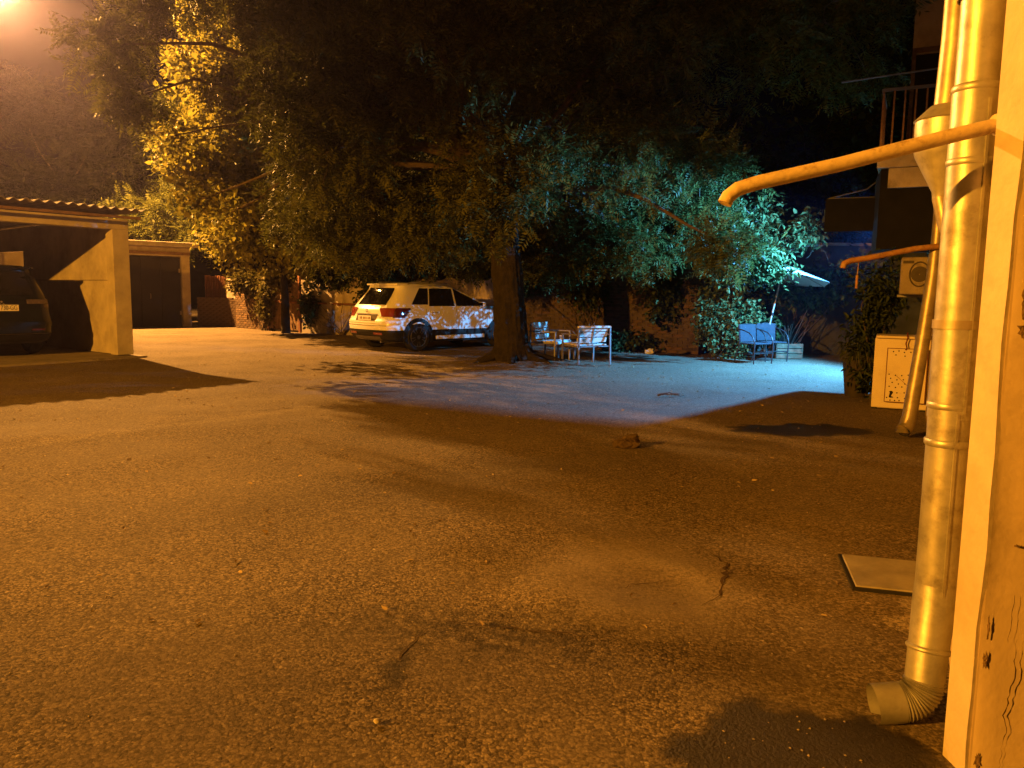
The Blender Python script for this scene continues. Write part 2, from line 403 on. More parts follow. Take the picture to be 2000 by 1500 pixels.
gm = bpy.data.materials.new('rough_asphalt'); gm.use_nodes = True
nt = gm.node_tree; n = nt.nodes; l = nt.links; pb = n['Principled BSDF']
pb.inputs['Roughness'].default_value = 0.9; pb.inputs['Specular IOR Level'].default_value = 0.25
tc = n.new('ShaderNodeTexCoord')
def noise(scale, detail=6, rough=0.6, vec=None):
    t = n.new('ShaderNodeTexNoise'); t.inputs['Scale'].default_value = scale; t.inputs['Detail'].default_value = detail
    t.inputs['Roughness'].default_value = rough; l.new(vec or tc.outputs['Object'], t.inputs['Vector']); return t
def ramp(src, a, b, lo=0.0, hi=1.0):
    r_ = n.new('ShaderNodeMapRange'); r_.inputs[1].default_value = a; r_.inputs[2].default_value = b
    r_.inputs[3].default_value = lo; r_.inputs[4].default_value = hi; l.new(src, r_.inputs[0]); return r_.outputs[0]
def mixc(fac, a, b):
    x = n.new('ShaderNodeMix'); x.data_type = 'RGBA'
    for sock, val in ((x.inputs[6], a), (x.inputs[7], b)):
        if isinstance(val, tuple): sock.default_value = (*val, 1)
        else: l.new(val, sock)
    l.new(fac, x.inputs[0]); return x.outputs[2]
def math_(op, a, b=None):
    x = n.new('ShaderNodeMath'); x.operation = op
    for i, q in enumerate((a, b)):
        if q is None: continue
        if isinstance(q, (int, float)): x.inputs[i].default_value = q
        else: l.new(q, x.inputs[i])
    return x.outputs[0]
wn_ = n.new('ShaderNodeTexNoise'); wn_.inputs['Scale'].default_value = 4.5; wn_.inputs['Detail'].default_value = 7
l.new(tc.outputs['Object'], wn_.inputs['Vector'])
wsub = n.new('ShaderNodeVectorMath'); wsub.operation = 'SUBTRACT'; wsub.inputs[1].default_value = (0.5, 0.5, 0.5); l.new(wn_.outputs['Color'], wsub.inputs[0])
wsc = n.new('ShaderNodeVectorMath'); wsc.operation = 'SCALE'; wsc.inputs['Scale'].default_value = 0.45; l.new(wsub.outputs[0], wsc.inputs[0])
wad = n.new('ShaderNodeVectorMath'); wad.operation = 'ADD'; l.new(tc.outputs['Object'], wad.inputs[0]); l.new(wsc.outputs[0], wad.inputs[1])
warp = wad.outputs[0]
w2s = n.new('ShaderNodeVectorMath'); w2s.operation = 'SCALE'; w2s.inputs['Scale'].default_value = 0.02
wn2 = n.new('ShaderNodeTexNoise'); wn2.inputs['Scale'].default_value = 60; l.new(tc.outputs['Object'], wn2.inputs['Vector']); l.new(wn2.outputs['Color'], w2s.inputs[0])
w2a = n.new('ShaderNodeVectorMath'); w2a.operation = 'ADD'; l.new(tc.outputs['Object'], w2a.inputs[0]); l.new(w2s.outputs[0], w2a.inputs[1]); warp2 = w2a.outputs[0]
def blob(cx, cy, sx, sy, ang=0.0, edge=0.25, rough=0.5, nscale=3.0):
    """mask of a stain with a ragged rim, in metres on the ground"""
    mp = n.new('ShaderNodeMapping'); mp.vector_type = 'TEXTURE'
    mp.inputs['Location'].default_value = (cx, cy, 0); mp.inputs['Rotation'].default_value = (0, 0, ang)
    mp.inputs['Scale'].default_value = (sx, sy, 1000)
    l.new(warp, mp.inputs['Vector'])
    ln = n.new('ShaderNodeVectorMath'); ln.operation = 'LENGTH'; l.new(mp.outputs[0], ln.inputs[0])
    nz = noise(nscale, 8, 0.65)
    d = math_('ADD', ln.outputs['Value'], math_('MULTIPLY', math_('SUBTRACT', nz.outputs[0], 0.5), rough * 2))
    return ramp(d, 1.0 - edge, 1.0 + edge, 1.0, 0.0)
big = noise(0.45, 5, 0.6); med = noise(2.6, 8, 0.65); fin = noise(38, 6, 0.7)
col = mixc(ramp(big.outputs[0], 0.35, 0.65), (0.160, 0.124, 0.078), (0.245, 0.192, 0.122))
col = mixc(ramp(med.outputs[0], 0.42, 0.68, 0, 0.55), col, (0.105, 0.085, 0.066))
vor = n.new('ShaderNodeTexVoronoi'); vor.inputs['Scale'].default_value = 84; vor.inputs['Randomness'].default_value = 1
l.new(tc.outputs['Object'], vor.inputs['Vector'])
sep = n.new('ShaderNodeSeparateColor'); l.new(vor.outputs['Color'], sep.inputs[0])
speck = mixc(ramp(sep.outputs[0], 0.0, 1.0), (0.055, 0.040, 0.030), (0.255, 0.205, 0.15))
col = mixc(ramp(vor.outputs['Distance'], 0.0, 0.9, 0.72, 0.35), col, speck)
pale = ramp(sep.outputs[1], 0.990, 0.995, 0, 0.7)
col = mixc(pale, col, (0.45, 0.38, 0.30))
# dusty bare earth further back, in front of the sheds and round the tree
dust = math_('MULTIPLY', ramp(noise(0.8, 6, 0.6).outputs[0], 0.45, 0.60), blob(-7.5, 21.0, 7.5, 5.5, 0.3, 0.3, 0.5, 0.6))
col = mixc(dust, col, (0.20, 0.16, 0.115))
pale2 = blob(0.62, 3.62, 0.46, 0.62, 0.0, 0.3, 0.3, 4.0)
col = mixc(math_('MULTIPLY', pale2, 0.55), col, (0.23, 0.185, 0.13))
cem = blob(1.86, 3.2, 0.24, 0.16, 0.3, 0.12, 0.5, 7.0)
col = mixc(cem, col, (0.30, 0.25, 0.18))
old = math_('MAXIMUM', blob(-1.9, 2.3, 2.1, 0.75, 0.1, 0.45, 0.6, 1.2), blob(0.3, 2.75, 1.1, 0.35, 0.15, 0.5, 0.7, 1.8))  # old: light and lens falloff painted as dark patches on the near ground
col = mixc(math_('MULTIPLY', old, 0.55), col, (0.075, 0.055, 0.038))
seam = blob(-3.35, 7.7, 2.3, 0.11, 0.94, 0.5, 0.5, 2.0)
col = mixc(math_('MULTIPLY', seam, 0.5), col, (0.27, 0.22, 0.155))
rut = blob(0.6, 6.2, 3.2, 0.45, 0.55, 0.5, 0.8, 1.1)
col = mixc(math_('MULTIPLY', rut, 0.35), col, (0.085, 0.066, 0.05))
tar = blob(-0.10, 3.02, 0.60, 0.20, -0.15, 0.5, 0.8, 5.0)
tar2 = blob(-0.40, 2.72, 0.05, 0.13, -0.15, 0.5, 0.9, 12.0)
tar = math_('MULTIPLY', tar, ramp(noise(16, 9, 0.8).outputs[0], 0.44, 0.56))
col = mixc(math_('MULTIPLY', tar, 0.85), col, (0.030, 0.022, 0.016))
col = mixc(math_('MULTIPLY', blob(0.60, 3.50, 0.22, 0.30, 0.3, 0.4, 0.7, 5.0), 0.45), col, (0.085, 0.06, 0.04))
col = mixc(math_('MULTIPLY', tar2, 0.85), col, (0.03, 0.024, 0.02))
wet_dark = blob(0.92, 2.06, 0.40, 0.40, -0.15, 0.10, 0.35, 3.5)
dark_patch = blob(3.0, 7.9, 0.75, 0.36, 0.1, 0.12, 0.5, 1.6)  # dark patch left of the planter, joined to the wet stain
wet_dark = math_('MAXIMUM', wet_dark, dark_patch)
col = mixc(math_('MULTIPLY', wet_dark, 0.85), col, (0.022, 0.016, 0.012))
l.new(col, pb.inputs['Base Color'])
l.new(math_('SUBTRACT', 0.92, math_('MULTIPLY', wet_dark, 0.35)), pb.inputs['Roughness'])
grain = noise(70, 10, 0.85)
vor2 = n.new('ShaderNodeTexVoronoi'); vor2.inputs['Scale'].default_value = 86; vor2.feature = 'F1'; l.new(warp2, vor2.inputs['Vector'])
sep2 = n.new('ShaderNodeSeparateColor'); l.new(vor2.outputs['Color'], sep2.inputs[0])
rough_zone = ramp(noise(1.3, 5, 0.6).outputs[0], 0.36, 0.60, 0.95, 0.45)          # coarse and worn areas
rough_zone = math_('MULTIPLY', rough_zone, math_('SUBTRACT', 1.0, math_('MULTIPLY', pale2, 0.6)))
tone = mixc(sep2.outputs[0], (0.25, 0.23, 0.21), (1.75, 1.72, 1.66))
mul = n.new('ShaderNodeMix'); mul.data_type = 'RGBA'; mul.blend_type = 'MULTIPLY'
l.new(rough_zone, mul.inputs[0]); l.new(col, mul.inputs[6]); l.new(tone, mul.inputs[7]); col = mul.outputs[2]
pit = math_('MULTIPLY', ramp(vor2.outputs['Distance'], 0.50, 0.85, 0.0, 0.85), rough_zone)
col = mixc(pit, col, (0.030, 0.020, 0.012))
col = mixc(ramp(grain.outputs[0], 0.36, 0.45, 0.45, 0.0), col, (0.035, 0.024, 0.015))
col = mixc(math_('MULTIPLY', wet_dark, 0.8), col, (0.016, 0.011, 0.008))
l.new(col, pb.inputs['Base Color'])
h1 = math_('MULTIPLY', math_('MULTIPLY', vor2.outputs['Distance'], -1.5), rough_zone)
h2 = math_('ADD', h1, math_('MULTIPLY', grain.outputs[0], 1.3))
hm = math_('ADD', h2, math_('MULTIPLY', noise(9, 6, 0.6).outputs[0], 1.3))
smooth_zone = math_('SUBTRACT', 1.0, math_('MULTIPLY', ramp(noise(0.7, 4, 0.6).outputs[0], 0.45, 0.6), 0.45))
bp = n.new('ShaderNodeBump'); bp.inputs['Distance'].default_value = 0.009
l.new(math_('MULTIPLY', smooth_zone, 0.8), bp.inputs['Strength']); l.new(hm, bp.inputs['Height']); l.new(bp.outputs[0], pb.inputs['Normal'])
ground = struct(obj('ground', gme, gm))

# frame of the carport front: u along the front (towards the pillar end), v into the carport
UF = Vector((0.608, 0.794, 0)); VF = Vector((-0.794, 0.608, 0)); P0 = Vector((-7.59, 15.37, 0))
CARPORT_RZ = math.atan2(UF.y, UF.x)      # local x = along the front, local y = inwards

# ------------------------------------------------------------------ carport
cp = thing('carport', 'open concrete carport with corrugated roof and dark car inside', 'carport', P0, CARPORT_RZ)
# local: pillar outer corner at (0,0); x negative to the left; y inwards
part(cp, 'floor_slab', MB().prism([(-7.2, -0.62), (-3.0, -0.52), (-0.9, -0.42), (0.12, -0.30), (0.16, 7.6), (-7.2, 7.6)], -0.06, 0.035), M['slab'])
part(cp, 'pillar', MB().box((-0.16, 0.14, 1.275), (0.32, 0.28, 2.45), chamfer=0.008), M['concrete'])
part(cp, 'pillar', MB().box((-6.9, 0.14, 1.275), (0.32, 0.28, 2.45), chamfer=0.008), M['concrete'])
part(cp, 'beam', MB().box((-3.53, 0.14, 2.60), (7.06, 0.285, 0.20), chamfer=0.008), M['concrete'])
part(cp, 'side_wall', MB().box((-0.12, 2.40, 1.375), (0.20, 4.24, 2.65)).box((-0.12, 5.45, 0.835), (0.20, 1.86, 1.57)).box((-0.12, 5.45, 2.44), (0.20, 1.86, 0.52)).box((-0.12, 6.94, 1.375), (0.20, 1.12, 2.65)), M['concrete'])
part(cp, 'side_wall', MB().box((-6.94, 3.85, 1.375), (0.20, 7.14, 2.65)), M['concrete'])
part(cp, 'ledge', MB().box((-0.224, 2.9, 1.52), (0.012, 5.2, 0.012)), M['mortar'], label='thin joint line along the carport wall')
part(cp, 'back_wall', MB().box((-3.53, 7.42, 1.375), (6.6, 0.18, 2.65)), M['concrete'])
part(cp, 'window_sill', MB().box((-0.12, 5.45, 1.635), (0.26, 1.84, 0.03)), M['trim'])
# corrugated sheets, each its own piece, overlapping towards the back
rs = MB(); NW = 36; pitch = 0.19
def wave(x): return 0.028 * math.cos(2 * math.pi * x / pitch)
wd = 1.14; v = []; f = []
for k, yy in enumerate((-0.42, 7.9)):
    for i in range(NW + 1):
        x = -wd / 2 + wd * i / NW
        z = 0.10 * (1 - k) - 0.02 + 0 * k
        v += [(x, yy, z + wave(x)), (x, yy, z + wave(x) + 0.009)]
m_ = 2 * (NW + 1)
for i in range(NW):
    a = 2 * i
    f += [(a, a + 2, a + 2 + m_, a + m_), (a + 1, a + 1 + m_, a + 3 + m_, a + 3), (a, a + 1, a + 3, a + 2)]
sheet_me = MB().add(v, f).mesh('roof_sheet', True, 70)
for k in range(7):
    o = obj('roof_sheet', sheet_me, M['roof'], cp); o.location = (0.14 - wd / 2 - k * (wd - 0.19) , rnd.uniform(-0.03, 0.03), 2.775 + (k % 2) * 0.010)
part(cp, 'purlin', MB().box((-3.5, -0.30, 2.715), (7.2, 0.05, 0.05)), M['wood'])

# ------------------------------------------------------------------ back garage
g2 = thing('garage', 'low concrete garage with dark door and flat slab roof behind the carport', 'garage', (-11.65, 27.96, 0), math.atan2(1.28, 1.47))
part(g2, 'wall', MB().box((-3.2, 3.1, 1.3), (6.2, 0.2, 2.6)), M['plaster'])
part(g2, 'side_wall', MB().box((-0.12, 1.72, 1.3), (0.2, 2.9, 2.6)), M['plaster'])
part(g2, 'door_post', MB().box((-0.14, 0.12, 1.25), (0.28, 0.24, 2.5), chamfer=0.01), M['plaster'])
part(g2, 'door_post', MB().box((-3.1, 0.12, 1.25), (0.28, 0.24, 2.5), chamfer=0.01), M['plaster'])
part(g2, 'lintel', MB().box((-3.1, 0.11, 2.66), (6.24, 0.22, 0.32), chamfer=0.01), M['plaster'])
part(g2, 'lintel_board', MB().box((-3.1, -0.03, 2.60), (6.2, 0.05, 0.10)), M['wood'])
part(g2, 'roof_slab', MB().box((-3.1, 1.4, 2.90), (6.6, 3.7, 0.16), chamfer=0.015), M['concrete'])
for i in range(4):
    dr = part(g2, 'door_leaf', MB().box((-0.63 - 0.667 * i, 0.17, 1.24), (0.66, 0.05, 2.46), chamfer=0.006), M['dark_door'])
part(g2, 'door_handle', MB().tube([(-1.34, 0.13, 1.0), (-1.34, 0.09, 1.02), (-1.34, 0.09, 1.16), (-1.34, 0.13, 1.18)], 0.012, 8), M['galv_old'], True)
part(g2, 'door_hinge', MB().box((-0.33, 0.135, 2.0), (0.05, 0.02, 0.14)), M['galv_old'])
part(g2, 'door_hinge', MB().box((-0.33, 0.135, 0.5), (0.05, 0.02, 0.14)), M['galv_old'])

# ------------------------------------------------------------------ walls made of bricks
def brick_wall(name, label, a, b, H, t, mats, nparts=300, seed=3, ragged=0.0, cap=None, bl=0.25, bh=0.065, joint=0.011):
    a = Vector((*a, 0)); b = Vector((*b, 0)); d = b - a; L = d.length
    root = thing(name, label, 'wall', a, math.atan2(d.y, d.x))
    r2 = random.Random(seed)
    part(root, 'mortar_core', MB().box((L / 2, t / 2, H / 2 - 0.02), (L - 0.02, t - 0.02, H - 0.05)), M['mortar'])
    bm_ = [MB().box((0, 0, 0), (bl, 0.10, bh), chamfer=0.006).mesh('brick') for _ in range(1)]
    half = MB().box((0, 0, 0), (bl / 2 - joint / 2, 0.10, bh), chamfer=0.006).mesh('brick')
    spots = []
    row = 0; z = joint + bh / 2
    while z + bh / 2 < H:
        x = 0.0
        if row % 2: spots.append((bl / 4 - joint / 4, z, half)); x = bl / 2 + joint / 2
        while x + bl <= L + 0.001:
            spots.append((x + bl / 2, z, bm_[0])); x += bl + joint
        if L - x > bl / 2 - 0.01: spots.append((x + bl / 4, z, half))
        row += 1; z += bh + joint
    r2.shuffle(spots)
    rest = MB()
    for me in (bm_[0], half):
        for m in mats: pass
    made = 0
    mesh_var = {}
    for (x, z, me) in spots:
        if ragged and z > H - ragged and r2.random() < (z - H + ragged) / ragged * 0.8: continue
        y = 0.05 - r2.uniform(0.003, 0.020) - 0.004
        if made < nparts:
            mi = r2.randrange(len(mats)); key = (me.name, mi)
            if key not in mesh_var:
                c = me.copy(); c.materials.clear(); c.materials.append(mats[mi]); mesh_var[key] = c
            o = bpy.data.objects.new('brick', mesh_var[key]); C.objects.link(o); o.parent = root
            o.location = (x, y, z); o.rotation_euler = (r2.uniform(-.015, .015), r2.uniform(-.01, .01), r2.uniform(-.02, .02)); made += 1
        else:
            rest.box((x, y, z), (bl if me is bm_[0] else bl / 2 - joint / 2, 0.10, bh))
    if rest.v: part(root, 'brickwork', rest, mats[-1], kind='stuff')
    if cap: part(root, 'coping', MB().box((L / 2, t / 2, H + 0.02), (L + 0.06, t + 0.08, 0.07), chamfer=0.01), cap)
    return root
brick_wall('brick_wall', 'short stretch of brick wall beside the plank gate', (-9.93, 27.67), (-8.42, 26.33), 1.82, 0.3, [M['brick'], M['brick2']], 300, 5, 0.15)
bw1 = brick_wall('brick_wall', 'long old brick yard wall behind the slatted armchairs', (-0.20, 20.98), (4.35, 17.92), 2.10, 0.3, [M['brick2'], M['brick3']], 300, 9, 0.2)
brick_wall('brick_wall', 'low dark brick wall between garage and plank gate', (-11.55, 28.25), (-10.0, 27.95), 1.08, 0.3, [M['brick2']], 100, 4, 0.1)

# pale rendered shed wall and rusty corrugated screen behind the low wall
ps = thing('shed_wall', 'pale brick shed wall seen behind the low dark wall', 'wall', (-11.4, 29.9, 0), -0.2)
part(ps, 'wall', MB().box((1.2, 0.1, 0.85), (2.6, 0.2, 1.7)), M['plaster'])
part(ps, 'coping', MB().box((1.2, 0.1, 1.74), (2.7, 0.3, 0.07)), M['concrete'])
cs = thing('metal_screen', 'rusty upright corrugated metal screen beside the garage', 'fence', (-11.45, 28.75, 0), 0.1)
sv = MB(); vv = []; ff = []
for i in range(13):
    x = 0.2 * i / 12; yy = 0.018 * math.cos(i * math.pi / 2)
    vv += [(x, yy, 0.0), (x, yy, 1.9), (x, yy + 0.004, 0.0), (x, yy + 0.004, 1.9)]
for i in range(12):
    a = i * 4; ff += [(a, a + 4, a + 5, a + 1), (a + 2, a + 3, a + 7, a + 6), (a + 1, a + 5, a + 7, a + 3)]
smesh = MB().add(vv, ff).mesh('metal_sheet', True, 80)
for i in range(4):
    o = obj('metal_sheet', smesh, M['rust'], cs); o.location = (0.19 * i, 0.01 * (i % 2), rnd.uniform(-0.06, 0.0))
for z in (0.6, 1.5): part(cs, 'rail', MB().box((0.4, 0.05, z), (0.85, 0.04, 0.05)), M['wood'])

# plank gate
ga, gb = Vector((-8.36, 26.24, 0)), Vector((-6.92, 25.02, 0))
gt = thing('plank_gate', 'weathered double gate of upright wooden planks in the yard wall', 'gate', ga, math.atan2(gb.y - ga.y, gb.x - ga.x))
GL = (gb - ga).length
for i in range(11):
    x = 0.14 + (GL - 0.28) * i / 10; h = 1.66 + rnd.uniform(-0.03, 0.03)
    part(gt, 'plank', MB().box((x, 0.02 + rnd.uniform(-.006, .006), 0.06 + h / 2), ((GL - 0.28) / 10 - 0.012, 0.03, h), chamfer=0.004), M['wood'])
part(gt, 'rail', MB().box((GL / 2, 0.055, 0.4), (GL - 0.1, 0.04, 0.09)), M['wood'])
part(gt, 'rail', MB().box((GL / 2, 0.055, 1.4), (GL - 0.1, 0.04, 0.09)), M['wood'])
part(gt, 'crossbar', MB().box((GL / 2, -0.02, 0.98), (GL - 0.14, 0.04, 0.07), ry=0.02), M['rust'])
part(gt, 'gate_post', MB().box((0.04, 0.05, 0.92), (0.09, 0.10, 1.84)), M['rust'])
part(gt, 'gate_post', MB().box((GL - 0.04, 0.05, 0.92), (0.09, 0.10, 1.84)), M['rust'])
part(gt, 'latch', MB().box((GL / 2 + 0.03, -0.05, 1.08), (0.14, 0.03, 0.04)), M['galv_old'])

# rendered wall behind the white car with a rusty pipe along it
wa, wb = Vector((-6.84, 24.98, 0)), Vector((-0.22, 20.96, 0))
pw = thing('rendered_wall', 'patchy rendered yard wall with a rusty pipe behind the white car', 'wall', wa, math.atan2(wb.y - wa.y, wb.x - wa.x))
WL = (wb - wa).length
nx_ = 40; vv = []; ff = []
for i in range(nx_ + 1):
    x = WL * i / nx_; h = 1.74 + 0.05 * math.sin(i * 1.7) + 0.04 * rnd.uniform(-1, 1)
    vv += [(x, 0, -0.05), (x, 0.012 * math.sin(i * 2.1), h), (x, 0.28, h), (x, 0.28, -0.05)]
for i in range(nx_):
    a = 4 * i; ff += [(a, a + 4, a + 5, a + 1), (a + 1, a + 5, a + 6, a + 2), (a + 2, a + 6, a + 7, a + 3)]
part(pw, 'wall', MB().add(vv, ff + [(0, 1, 2, 3), (4 * nx_, 4 * nx_ + 3, 4 * nx_ + 2, 4 * nx_ + 1)]), M['plaster'])
part(pw, 'pipe', MB().tube([(0.1, -0.08, 0.97), (2.5, -0.09, 0.96), (5.2, -0.08, 0.95), (WL - 0.1, -0.08, 0.95)], 0.03, 8), M['rust'], True)
for x in (0.4, 1.7, 3.1, 4.6, 6.2):
    part(pw, 'pipe_bracket', MB().box((x, -0.06, 0.95), (0.04, 0.12, 0.09)), M['rust'])
part(pw, 'buttress', MB().box((1.35, -0.06, 0.5), (0.22, 0.14, 1.0), chamfer=0.01), M['plaster'])
for i, x in enumerate((3.2, 3.75, 4.2)):
    tl = thing('roof_tile', ['curved clay tile lying on the wall top above the white car', 'second clay tile on the wall top above the white car', 'third clay tile on the wall top above the white car'][i], 'tile', wa + Vector((wb - wa).normalized()) * x + Vector((0.05, 0.08, 1.83)), pw.rotation_euler.z + rnd.uniform(-.3, .3), 'clay tiles lying on the rendered wall')
    vv = []; ff = []
    for k in range(9):
        a = math.pi * k / 8
        for yy in (-0.17, 0.17):
            vv += [(yy, 0.075 * math.cos(a), 0.05 * math.sin(a)), (yy, 0.062 * math.cos(a), 0.05 * math.sin(a) - 0.012)]
    for k in range(8):
        a = 4 * k; ff += [(a, a + 4, a + 6, a + 2), (a + 1, a + 3, a + 7, a + 5), (a, a + 1, a + 5, a + 4), (a + 2, a + 6, a + 7, a + 3)]
    part(tl, 'clay_shell', MB().add(vv, ff), M['brick'], True)

# dark rendered wall closing the yard on the right
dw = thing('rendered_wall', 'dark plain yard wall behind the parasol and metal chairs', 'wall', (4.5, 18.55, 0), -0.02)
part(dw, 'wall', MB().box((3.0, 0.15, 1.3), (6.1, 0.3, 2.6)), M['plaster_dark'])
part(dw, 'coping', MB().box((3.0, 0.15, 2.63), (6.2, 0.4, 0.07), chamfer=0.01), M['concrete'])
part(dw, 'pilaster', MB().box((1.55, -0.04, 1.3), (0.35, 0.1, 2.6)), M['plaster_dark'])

# low pale house far behind the carport, seen through the carport window
fh = thing('low_house', 'pale low house wall seen through the carport back window', 'house', (-23.5, 30.2, 0), 0.28)
part(fh, 'wall', MB().box((3.0, 0.15, 1.5), (6.4, 0.3, 3.0)), M['plaster'])
part(fh, 'roof', MB().prism([(-0.4, -0.25), (6.4, -0.25), (6.4, 3.2), (-0.4, 3.2)], 3.0, 3.12), M['roof'])
part(fh, 'door', MB().box((1.2, -0.02, 1.0), (0.9, 0.05, 2.0)), M['wood'])

# ------------------------------------------------------------------ apartment building on the right
FD = Vector((0.46, 0.888, 0)); FN = Vector((-0.888, 0.46, 0)); C0 = Vector((1.335, 2.14, 0))
def fac(s, out=0.0, z=0.0): return C0 + FD * s + FN * out + Vector((0, 0, z))
ab = thing('apartment_building', 'tall ochre plastered apartment building with balcony and downpipes', 'building', C0, math.atan2(FD.y, FD.x))
# local x along the facade (away from the camera), local -y into the building, +y outwards
part(ab, 'wall', MB().prism([(0.10, -0.01), (18.5, -0.01), (18.5, -5), (1.74, -4.70), (-0.030, -0.030)], -0.05, 9.5), M['facade'])
# end wall facing the yard entrance
ew = MB(); pts = []
e0 = Vector((-0.030, -0.030)); ed = Vector((0.355, -0.935)).normalized()
NXX, NZZ = 14, 40
vv = []; ff = []
for i in range(NXX + 1):
    for k in range(NZZ + 1):
        s_ = 3.0 * (i / NXX) ** 2; z = -0.05 + 4.5 * k / NZZ
        q = e0 + ed * s_
        o_ = 0.006 * math.sin(z * 5 + i) * math.sin(s_ * 7 + 1) * (1 if i else 0)
        nn = Vector((-ed.y, ed.x)) * -1
        vv.append((q.x + nn.x * (0.012 + o_), q.y + nn.y * (0.012 + o_), z))
for i in range(NXX):
    for k in range(NZZ):
        a = i * (NZZ + 1) + k; ff.append((a, a + 1, a + NZZ + 2, a + NZZ + 1))
part(ab, 'end_wall', MB().add(vv, ff), M['facade'], True)
# white painted corner strip (slightly wavy, flaring at the foot)
vv = []; ff = []
for k in range(46):
    z = -0.04 + 9.5 * (k / 45) ** 1.6
    wv = 0.0035 * math.sin(z * 6.0) + 0.002 * math.sin(z * 17)
    a_ = Vector((0.055 + wv, 0.032)); b_ = Vector((-0.036 + wv * .7, -0.022 + wv))
    vv += [(0.09, -0.008, z), (a_.x, a_.y, z), (b_.x, b_.y, z), (b_.x + 0.016, b_.y - 0.022, z)]
for k in range(45):
    for j in range(3):
        a = 4 * k + j; ff.append((a, a + 1, a + 5, a + 4))
part(ab, 'corner_strip', MB().add(vv, ff), M['trim'], True, label='pale painted strip down the building corner', angle=30)
def crack(pts, wds):
    vv = []; ff = []
    for i, (p, wd_) in enumerate(zip(pts, wds)):
        q = e0 + ed * p[0]; nn = Vector((-ed.y, ed.x)) * -1
        for sg in (-1, 1):
            qq = q + ed * wd_ * sg
            vv += [(qq.x + nn.x * 0.022, qq.y + nn.y * 0.022, p[1])]
    for i in range(len(pts) - 1): ff.append((2 * i, 2 * i + 1, 2 * i + 3, 2 * i + 2))
    return MB().add(vv, ff)
r3 = random.Random(21)
# building parts further along: wing, balcony, windows
part(ab, 'wing', MB().prism([(12.35, 0), (18.5, 0), (18.5, 0.50), (12.35, 0.50)], 3.38, 9.5), M['facade'])
part(ab, 'balcony_door', MB().box((12.335, 0.27, 4.40), (0.03, 0.36, 1.95)), M['dark_void'])
part(ab, 'door_frame', MB().box((12.325, 0.06, 4.40), (0.05, 0.06, 2.05)).box((12.325, 0.47, 4.40), (0.05, 0.06, 2.05)).box((12.325, 0.265, 5.45), (0.05, 0.47, 0.07)), M['wood'])
bal = part(ab, 'balcony', MB().box((11.75, 0.44, 3.50), (1.3, 0.84, 0.20), chamfer=0.01), M['plaster'])
part(bal, 'under_box', MB().prism([(11.2, 0.03), (12.3, 0.03), (12.3, 0.92), (11.2, 0.80)], 2.15, 3.39), M['blocker'], label='dark boarded box under the balcony, enlarged to block the floodlight')  # box extended down and outwards to cut the floodlight on the ground
part(bal, 'flood_blocker', MB().box((12.20, 1.30, 2.80), (0.03, 0.78, 0.56)), M['blocker'], label='added dark board beside the balcony that blocks the floodlight')  # added board, keeps the floodlight off the ground at the left
part(bal, 'blocker_arm', MB().tube([(12.20, 0.80, 3.42), (12.20, 1.05, 3.22), (12.20, 1.66, 3.09)], 0.012, 6).tube([(12.20, 1.66, 3.09), (12.20, 0.88, 3.085)], 0.012, 6), M['dsteel'])  # arms only carry the added board
part(bal, 'console', MB().box((11.16, 0.36, 3.24), (0.10, 0.66, 0.30)), M['plaster'])
part(bal, 'handrail', MB().beam((11.12, 0.02, 4.58), (11.12, 0.84, 4.58), 0.035, 0.045).beam((11.12, 0.84, 4.58), (12.36, 0.84, 4.58), 0.035, 0.045), M['steel'])
part(bal, 'bottom_rail', MB().beam((11.12, 0.02, 3.68), (11.12, 0.84, 3.68), 0.03, 0.03).beam((11.12, 0.84, 3.68), (12.36, 0.84, 3.68), 0.03, 0.03), M['steel'])
for k in range(6):
    part(bal, 'baluster', MB().beam((11.12, 0.08 + 0.15 * k, 3.68), (11.12, 0.08 + 0.15 * k, 4.57), 0.025, 0.025), M['bar_rust'])
for k in range(7):
    part(bal, 'baluster', MB().beam((11.28 + 0.16 * k, 0.84, 3.68), (11.28 + 0.16 * k, 0.84, 4.57), 0.025, 0.025), M['bar_rust'])
part(bal, 'drying_pole', MB().tube([(11.0, -0.02, 4.80), (11.05, 0.6, 4.79), (11.1, 1.45, 4.76)], 0.014, 8), M['steel'], True)
for s_ in (4.2, 9.2, 14.5):
    wnd = part(ab, 'window', MB().box((s_, 0.0, 2.55 if s_ < 10 else 1.7), (1.1, 0.05, 1.4)), M['glass'])
    part(wnd, 'window_frame', MB().box((s_ - .56, 0.02, 2.55 if s_ < 10 else 1.7), (0.07, 0.06, 1.5)).box((s_ + .56, 0.02, 2.55 if s_ < 10 else 1.7), (0.07, 0.06, 1.5)).box((s_, 0.02, (2.55 if s_ < 10 else 1.7) + .72), (1.05, 0.06, 0.07)).box((s_, 0.02, (2.55 if s_ < 10 else 1.7) - .72), (1.05, 0.06, 0.07)), M['wood'])
